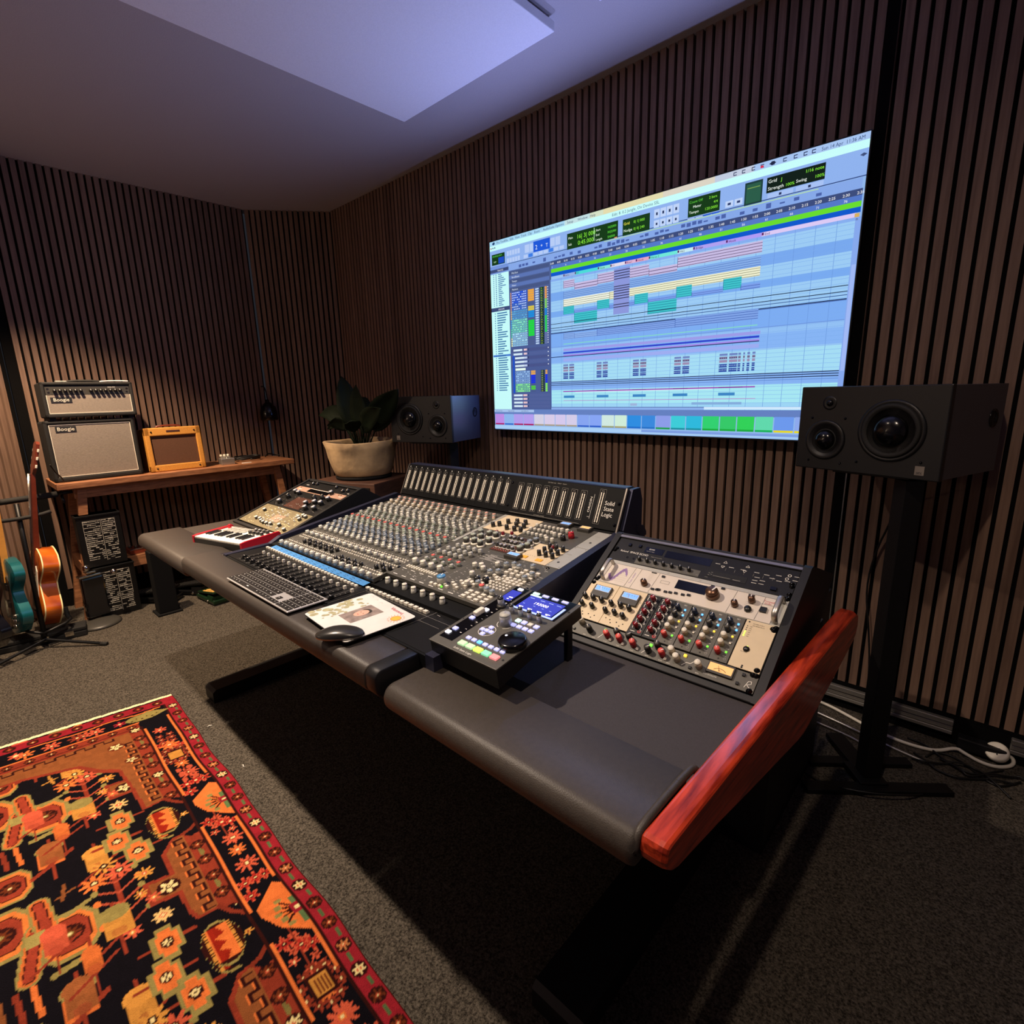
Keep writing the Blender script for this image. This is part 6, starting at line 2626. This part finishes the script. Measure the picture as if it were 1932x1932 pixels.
# things on the shelf
t = thing('shelf_pedal', 'small effect pedal with silver knobs on the bench shelf beside the printed cases', 'effect pedal', T((-4.25, -1.58, .345)))
b = MB(T((-4.24, -1.60, .345)) @ RZ(.1))
b.m('mahogany').box((-.07, -.07, 0), (.06, .06, .03), .003).m('chrome').box((.055, -.07, .03), (.062, .06, .036), .001)
b.build('box', t)
Pn = Panel(T((-4.24, -1.60, .345)), t, 'knob')
for i in range(4):
    Pn.add(-.02 + (i % 2) * .03, -.045 + i * .028, knob_geo, (.009, .018, 'knob_dark', 'chrome', .3, None), .03)
Pn.done()
t = thing('effect_pedal', 'dark effect pedal with a cream knob at the right of the bench shelf', 'effect pedal', T((-4.22, -1.49, .345)))
b = MB(T((-4.22, -1.475, .345)))
b.m('black_metal').box((-.05, -.03, 0), (.05, .03, .035), .003)
b.build('box', t)
Pn = Panel(T((-4.22, -1.475, .345)), t, 'knob')
Pn.add(.02, -.005, knob_geo, (.014, .03, 'knob_light', 'knob_light', .3, None), .035)
Pn.done()
# dark upright post behind the desk end
t = thing('equipment_stand', 'dark upright stand column on the carpet behind the left end of the desk', 'stand', T((-3.86, -1.58, 0)))
b = MB(T((-3.86, -1.58, 0)))
b.m('under_black').box((-.05, -.055, .012), (.05, .055, .42), .004)
b.build('column', t)
b = MB(T((-3.86, -1.58, 0)))
b.m('under_black').box((-.07, -.07, 0), (.07, .07, .012), .003)
b.build('base', t)


# ================================================================== WAH PEDALS
def wah(label, x, y, ang, body, tread, sc=1.0):
    M = T((x, y, .001)) @ RZ(ang) @ Matrix.Scale(sc, 4)
    t = thing('wah_pedal', label, 'foot pedal', M)
    b = MB(M)
    b.m(body).box((-.125, -.048, .008), (.125, .048, .034), .006).prismx([(-.048, .03), (.048, .03), (.04, .055), (-.04, .055)], .03, .10)
    b.m('rubber').box((-.12, -.045, 0), (-.095, .045, .009)).box((.095, -.045, 0), (.12, .045, .009))
    b.build('base', t)
    b = MB(M @ T((.0, 0, .058)) @ RY(-.16))
    b.m(body).box((-.12, -.04, 0), (.12, .04, .012), .003)
    b.build('treadle', t)
    b = MB(M @ T((.0, 0, .0705)) @ RY(-.16))
    b.m(tread)
    if tread == 'wah_gold':
        b.box((-.045, -.034, 0), (.10, .034, .003), .001)
        for i in range(4):
            b.m('ink').box((.0 + .0, -.026 + i * .016, .003), (.085 - abs(i - 1.5) * .012, -.023 + i * .016, .0038))
        b.m('wah_gold')
        for i in range(3):
            b.box((-.06, -.03 + i * .022, 0), (-.045, -.018 + i * .022, .003))
    else:
        for i in range(9):
            b.box((-.105 + i * .024, -.036, 0), (-.095 + i * .024, .036, .003))
    b.build('tread', t)
    b = MB(M)
    b.m('chrome').box((-.127, -.04, .012), (-.1245, .04, .017)).tube([(.04, -.052, .02), (.04, -.047, .02)], .008, 10)
    b.build('trim', t)
    Pn = Panel(M, t, 'screw')
    for u, v in ((-.11, -.038), (-.11, .038), (.11, -.038), (.11, .038)):
        Pn.add(u, v, screw_geo, (.004,), .034)
    Pn.done()


wah('black glossy foot pedal on the carpet next to the printed cases', -4.13, -1.57, .75, 'wah_black', 'rubber', 1.2)
wah('black foot pedal in the dark between the other black pedal and the green one', -4.10, -1.36, .6, 'wah_black', 'rubber', 1.1)
wah('green foot pedal with yellow hand-shaped tread on the carpet', -3.835, -1.315, .10, 'wah_green', 'wah_gold', 1.05)

# ================================================================== CORNER OF GUITARS
def body_outline(kind, n=64):
    """half widths along the body from tail (0) to neck (1)"""
    pts = []
    for i in range(n + 1):
        k = i / n
        lower = math.exp(-((k - .27) / .22) ** 2)
        upper = .80 * math.exp(-((k - .80) / .17) ** 2)
        w_ = max(lower, upper) * .98 + .12 * min(lower, upper)
        e = min(1, (k / .06)) ** .5 if k < .06 else 1
        e2 = min(1, ((1 - k) / .07)) ** .5 if k > .93 else 1
        w_ = max(.0, (.66 + .34 * (w_ - .5) / .5)) * e * e2
        pts.append((k, w_))
    return pts


def guitar(label, base, up, face, L, Wd, thick, bodym, sidem, bind, neckm, fretm, headm, neck=.56, kind='solid'):
    """base = tail end of body; up = direction of the neck; face = outward normal of the top"""
    base = Vector(base)
    up = Vector(up).normalized()
    face = Vector(face)
    face = (face - up * face.dot(up)).normalized()
    side = up.cross(face)
    M = Matrix.Identity(4)
    for i in range(3):
        M[i][0] = side[i]
        M[i][1] = up[i]
        M[i][2] = face[i]
        M[i][3] = base[i]
    t = thing('electric_guitar', label, 'guitar', M)
    o = body_outline(kind)
    ol = [(w_ * Wd / 2, k * L) for k, w_ in o] + [(-w_ * Wd / 2, k * L) for k, w_ in reversed(o)]
    ol = [p for i, p in enumerate(ol) if i == 0 or (abs(p[0] - ol[i - 1][0]) + abs(p[1] - ol[i - 1][1])) > 1e-5]
    b = MB(M)
    b.m(sidem).prism(ol, -thick, 0, True)
    n = len(ol)
    b.m(bodym)
    cen = [(x * .985, L * .5 + (y - L * .5) * .99) for x, y in ol]
    b.add([(x, y, .0005) for x, y in cen] + [(x * .9, L * .5 + (y - L * .5) * .93, .006) for x, y in ol], [(i, (i + 1) % n, n + (i + 1) % n, n + i) for i in range(n)] + [tuple(n + i for i in range(n))], True)
    b.add([(x, y, -thick - .0005) for x, y in cen], [tuple(range(n))])
    b.build('body', t)
    if bind:
        for z in (-.002, -thick + .002):
            b = MB(M)
            b.m(bind).tube([(x * 1.002, L * .5 + (y - L * .5) * 1.002, z) for x, y in ol + ol[:1]], .0038, 6)
            b.build('binding', t, label='cream edge binding')
    yN = L * .92
    b = MB(M)
    b.m(neckm).prismx([(yN - .07, .002), (yN - .07, .010), (yN + neck, .010), (yN + neck, -.010), (yN + .03, -.016), (yN - .02, -.03)], -.022, .022)
    b.build('neck', t)
    b = MB(M)
    b.m(fretm).box((-.0235, yN - .10, .010), (.0235, yN + neck, .0145)).m('chrome')
    for i in range(20):
        y = yN + neck - (neck + .1) * (1 - 2 ** (-i / 12)) * 1.45
        b.box((-.023, y - .001, .0145), (.023, y + .001, .0158))
    b.build('fingerboard', t)
    b = MB(M @ T((0, yN + neck, 0)) @ RX(-.12))
    b.m(headm)
    hp = [(-.021, 0), (.021, 0), (.036, .03), (.033, .17), (.015, .185), (-.015, .185), (-.033, .17), (-.036, .03)]
    b.prism(hp, -.012, .004)
    b.build('headstock', t)
    Mh = M @ T((0, yN + neck, 0)) @ RX(-.12)
    for i in range(3):
        for s_ in (-1, 1):
            b = MB(Mh)
            b.m('chrome').cyl((s_ * .03, .045 + i * .045, -.004), (s_ * .048, .045 + i * .045, -.004), .0035, 8).m('piping').box((s_ * .046, .036 + i * .045, -.008), (s_ * .062, .054 + i * .045, 0), .002)
            b.build('tuning_peg', t)
    b = MB(M)
    b.m('chrome')
    for i in range(6):
        x = -.017 + i * .0068
        b.cyl((x, L * .22, .016), (x, yN + neck, .017), .0006, 4)
    b.build('string', t)
    b = MB(M)
    b.m('chrome').box((-.035, L * .20, .006), (.035, L * .235, .016), .002)
    b.build('bridge', t)
    for k in (.36, .58):
        b = MB(M)
        b.m('pickguard' if kind != 'hollow' else 'chrome').box((-.037, L * k, .006), (.037, L * k + .034, .013), .002)
        b.build('pickup', t)
    b = MB(M)
    b.m('pickguard' if kind != 'hollow' else 'piping').prism([(.03, L * .25), (.09, L * .30), (.08, L * .5), (.06, L * .72), (.028, L * .78)], .0062, .008)
    b.build('pickguard', t)
    Pn = Panel(M, t, 'knob')
    for i in range(3):
        Pn.add(Wd * .25 + .01 * i, L * (.14 + i * .07), knob_geo, (.010, .014, 'gold' if kind == 'hollow' else 'chrome', 'gold' if kind == 'hollow' else 'chrome', .3, None), .005)
    Pn.done()
    return t


# hollow body seen from its edge: edge towards the camera, top facing left-front
guitar('amber hollow-body guitar with cream edge binding, seen from its side on the floor stand', (-3.985, -2.195, .085), (-.02, .14, 1), (.08, -1, .0), .46, .36, .078, 'amber', 'amber', 'binding', 'mahogany', 'rosewood', 'mahogany', .46, 'hollow')
guitar('teal blue electric guitar with maple neck beside the hollow-body guitar', (-3.90, -2.30, .10), (-.06, .06, 1), (.2, -1, .0), .43, .33, .046, 'teal', 'teal', None, 'maple', 'maple', 'maple', .60)
guitar('black electric guitar at the left edge of the picture, only its body edge showing', (-3.84, -2.43, .06), (-.06, .02, 1), (.5, -1, .0), .42, .34, .045, 'guitar_black', 'guitar_black', None, 'maple', 'rosewood', 'guitar_black', .60)

# long hard case lying on the floor below the guitars
t = thing('instrument_case', 'long flat black case with chrome latches lying on the carpet under the guitars', 'case', T((-3.95, -2.2, 0)))
CM = T((-3.93, -2.24, 0)) @ RZ(math.atan2(.36, .06))
b = MB(CM)
b.m('tolex').box((-.30, -.055, .0), (.25, .055, .036), .006).box((-.30, -.055, .037), (.25, .055, .06), .006)
b.build('shell', t)
for u in (.06, .17):
    b = MB(CM)
    b.m('chrome').box((u - .02, -.058, .018), (u + .02, -.054, .046), .001)
    b.build('latch', t)
# tripod guitar stand
t = thing('guitar_stand', 'black tubular tripod guitar stand on the carpet with padded arms', 'guitar stand', T((-3.83, -2.18, 0)))
b = MB()
b.m('black_metal').tube([(-3.80, -2.19, .07), (-4.0, -2.17, .60), (-4.03, -2.165, .80)], .012, 10)
b.build('upright', t)
for q in ((-3.575, -1.955, .009), (-3.62, -2.52, .009), (-4.1, -2.25, .009)):
    b = MB()
    b.m('black_metal').tube([(-3.82, -2.19, .10), (-3.81, -2.19, .05), q], .0085, 8).m('rubber').tube([tuple(Vector(q) * .9 + Vector((-3.82, -2.19, .03)) * .1), q], .0115, 8)
    b.build('leg', t)
for y_ in (-2.06, -2.26):
    b = MB()
    b.m('black_metal').tube([(-3.80, -2.19, .09), (-3.82, y_, .12), (-3.98, y_, .10)], .008, 8, 1).m('rubber').tube([(-3.90, y_, .11), (-3.99, y_, .10), (-4.0, y_, .15)], .012, 8)
    b.build('cradle_arm', t)
b = MB()
b.m('rubber').tube([(-4.02, -2.30, .72), (-4.0, -2.20, .715), (-3.99, -2.08, .725), (-4.0, -2.03, .735)], .011, 8, 1)
b.build('neck_yoke', t)
b = MB()
b.m('rubber').tube([(-4.12, -2.40, .80), (-4.12, -1.97, .815)], .018, 10)
b.m('black_metal').tube([(-4.12, -2.0, .815), (-4.12, -1.90, .82)], .010, 8).m('black_metal').tube([(-4.12, -1.955, .80), (-4.10, -1.95, .76)], .008, 8)
t3 = b.build('padded_bar')
tag(t3, 'dark padded rest bar of the guitar rack behind the necks', 'rest bar')
# round base and black glossy piece with clamps
t = thing('microphone_stand', 'round grey cast base of a stand on the carpet before the printed cases', 'stand', T((-3.965, -1.93, 0)))
b = MB(T((-3.975, -1.925, 0)))
b.m('knob_dark').lathe([(.115, 0), (.118, .008), (.105, .018), (.05, .028), (.02, .032), (.0, .032)], 36)
b.build('base', t)
t = thing('drum_pedal', 'glossy black drum piece with chrome clamps standing against the printed cases', 'drum hardware', T((-4.0, -1.9, 0)))
b = MB(T((-4.0, -1.905, .0)) @ RZ(.2))
b.m('guitar_black').box((-.045, -.06, .04), (-.0, .06, .30), .012)
b.build('body', t)
for z, w_ in ((.305, .07), (.325, .03)):
    b = MB(T((-4.0, -1.905, 0)) @ RZ(.2))
    b.m('chrome').box((-.04, -w_, z), (.012, w_ * .6, z + .012), .003)
    b.build('clamp', t)
b = MB(T((-3.99, -1.93, .345)))
b.m('chrome').lathe([(.012, 0), (.018, .01), (.016, .03), (.006, .036), (0, .038)], 14)
b.build('wing_nut', t)
b = MB(T((-3.985, -1.80, .305)))
b.m('chrome').lathe([(.012, -.01), (.02, 0), (.014, .018), (0, .022)], 14)
b.build('wing_nut', t)
# cable from the headstock to the bench
b = MB()
b.m('black_cable').tube([(-4.03, -1.985, 1.0), (-4.06, -1.965, .95), (-4.09, -1.94, .915), (-4.10, -1.93, .884)], .004, 6, 2)
tag(b.build('cable'), 'thin dark cable drooping from the guitar heads to the bench edge', 'cable')

# ================================================================== CABLES ON THE RIGHT
b = MB()
b.m('white_cable').tube([(-.72, -.05, .02), (-.55, -.02, .012), (-.40, -.03, .01), (-.30, -.07, .009), (-.214, -.105, .007), (-.126, -.122, .007), (-.06, -.115, .007), (-.017, -.10, .008), (.03, -.055, .02), (.055, -.06, .012), (.10, -.078, .007), (.145, -.075, .007), (.185, -.035, .009), (.187, -.004, .02), (.165, -.012, .035)], .0062, 8, 2)
t = b.build('power_cable')
tag(t, 'white power cable snaking along the carpet below the right loudspeaker', 'cable')
t = thing('extension_socket', 'round white extension socket with slotted holes at the foot of the wall, right', 'socket', T((.145, -.022, .02)))
SM = T((.14, -.03, .040)) @ RY(-.25) @ RX(PI / 4 - .05)
b = MB(SM)
b.m('white_btn').lathe([(.0, -.012), (.030, -.012), (.034, -.006), (.034, .010), (.031, .014), (.027, .0145), (0, .012)], 32)
b.build('housing', t)
b = MB(SM)
b.m('ink')
for u, v in ((-.008, .006), (.008, .006), (0, -.010)):
    b.box((u - .0018, v - .004, .0118), (u + .0018, v + .004, .0152))
b.build('sockets', t)
for pts, r_, lab in (([(-.75, -.20, .02), (-.50, -.12, .018), (-.36, -.13, .008), (-.25, -.16, .009), (-.16, -.18, .006), (-.05, -.20, .006)], .0055, 'grey glossy cable lying left of the loudspeaker stand nearest the white one'),
                     ([(-.75, -.26, .02), (-.46, -.20, .015), (-.34, -.20, .008), (-.24, -.22, .007), (-.17, -.28, .006)], .0045, 'grey glossy cable lying left of the loudspeaker stand, further from the wall')):
    b = MB()
    b.m('alu').tube(pts, r_, 8, 2)
    tag(b.build('cable'), lab, 'cable')
b = MB()
b.m('black_cable')
rs = random.Random(12)
for k in range(5):
    x0, y0 = rs.uniform(-.1, .0), rs.uniform(-.24, -.1)
    b.tube([(x0 + i * .045 + rs.uniform(-.02, .02), y0 + .05 * math.sin(i * 1.1 + k) + rs.uniform(-.02, .02), .006 + .004 * k * (i % 2)) for i in range(7)], .0035, 6, 2)
tag(b.build('cable_tangle'), 'tangle of thin black cables on the carpet right of the loudspeaker stand', 'cables', None, 'stuff')
b = MB()
b.m('black_cable').tube([(-.20, -.33, 1.06), (-.235, -.08, .95), (-.26, -.03, .84), (-.30, -.012, .70), (-.315, -.012, .55), (-.29, -.012, .40), (-.27, -.012, .25), (-.26, -.03, .10), (-.25, -.06, .01)], .0035, 6, 2)
tag(b.build('cable'), 'thin black cable hanging down the slats from the right loudspeaker', 'cable')
b = MB()
b.m('black_plastic').box((.03, -.045, .012), (.165, -.005, .058), .004)
tag(b.build('power_adapter'), 'black adapter box on the carpet left of the white socket', 'adapter')
b = MB()
b.m('black_cable').tube([(-.40, -.52, .008), (-.30, -.56, .008), (-.18, -.55, .03), (-.08, -.48, .03), (-.03, -.40, .008), (.0, -.30, .006)], .003, 6, 2)
tag(b.build('cable'), 'thin dark cable curving over the feet of the right loudspeaker stand', 'cable')
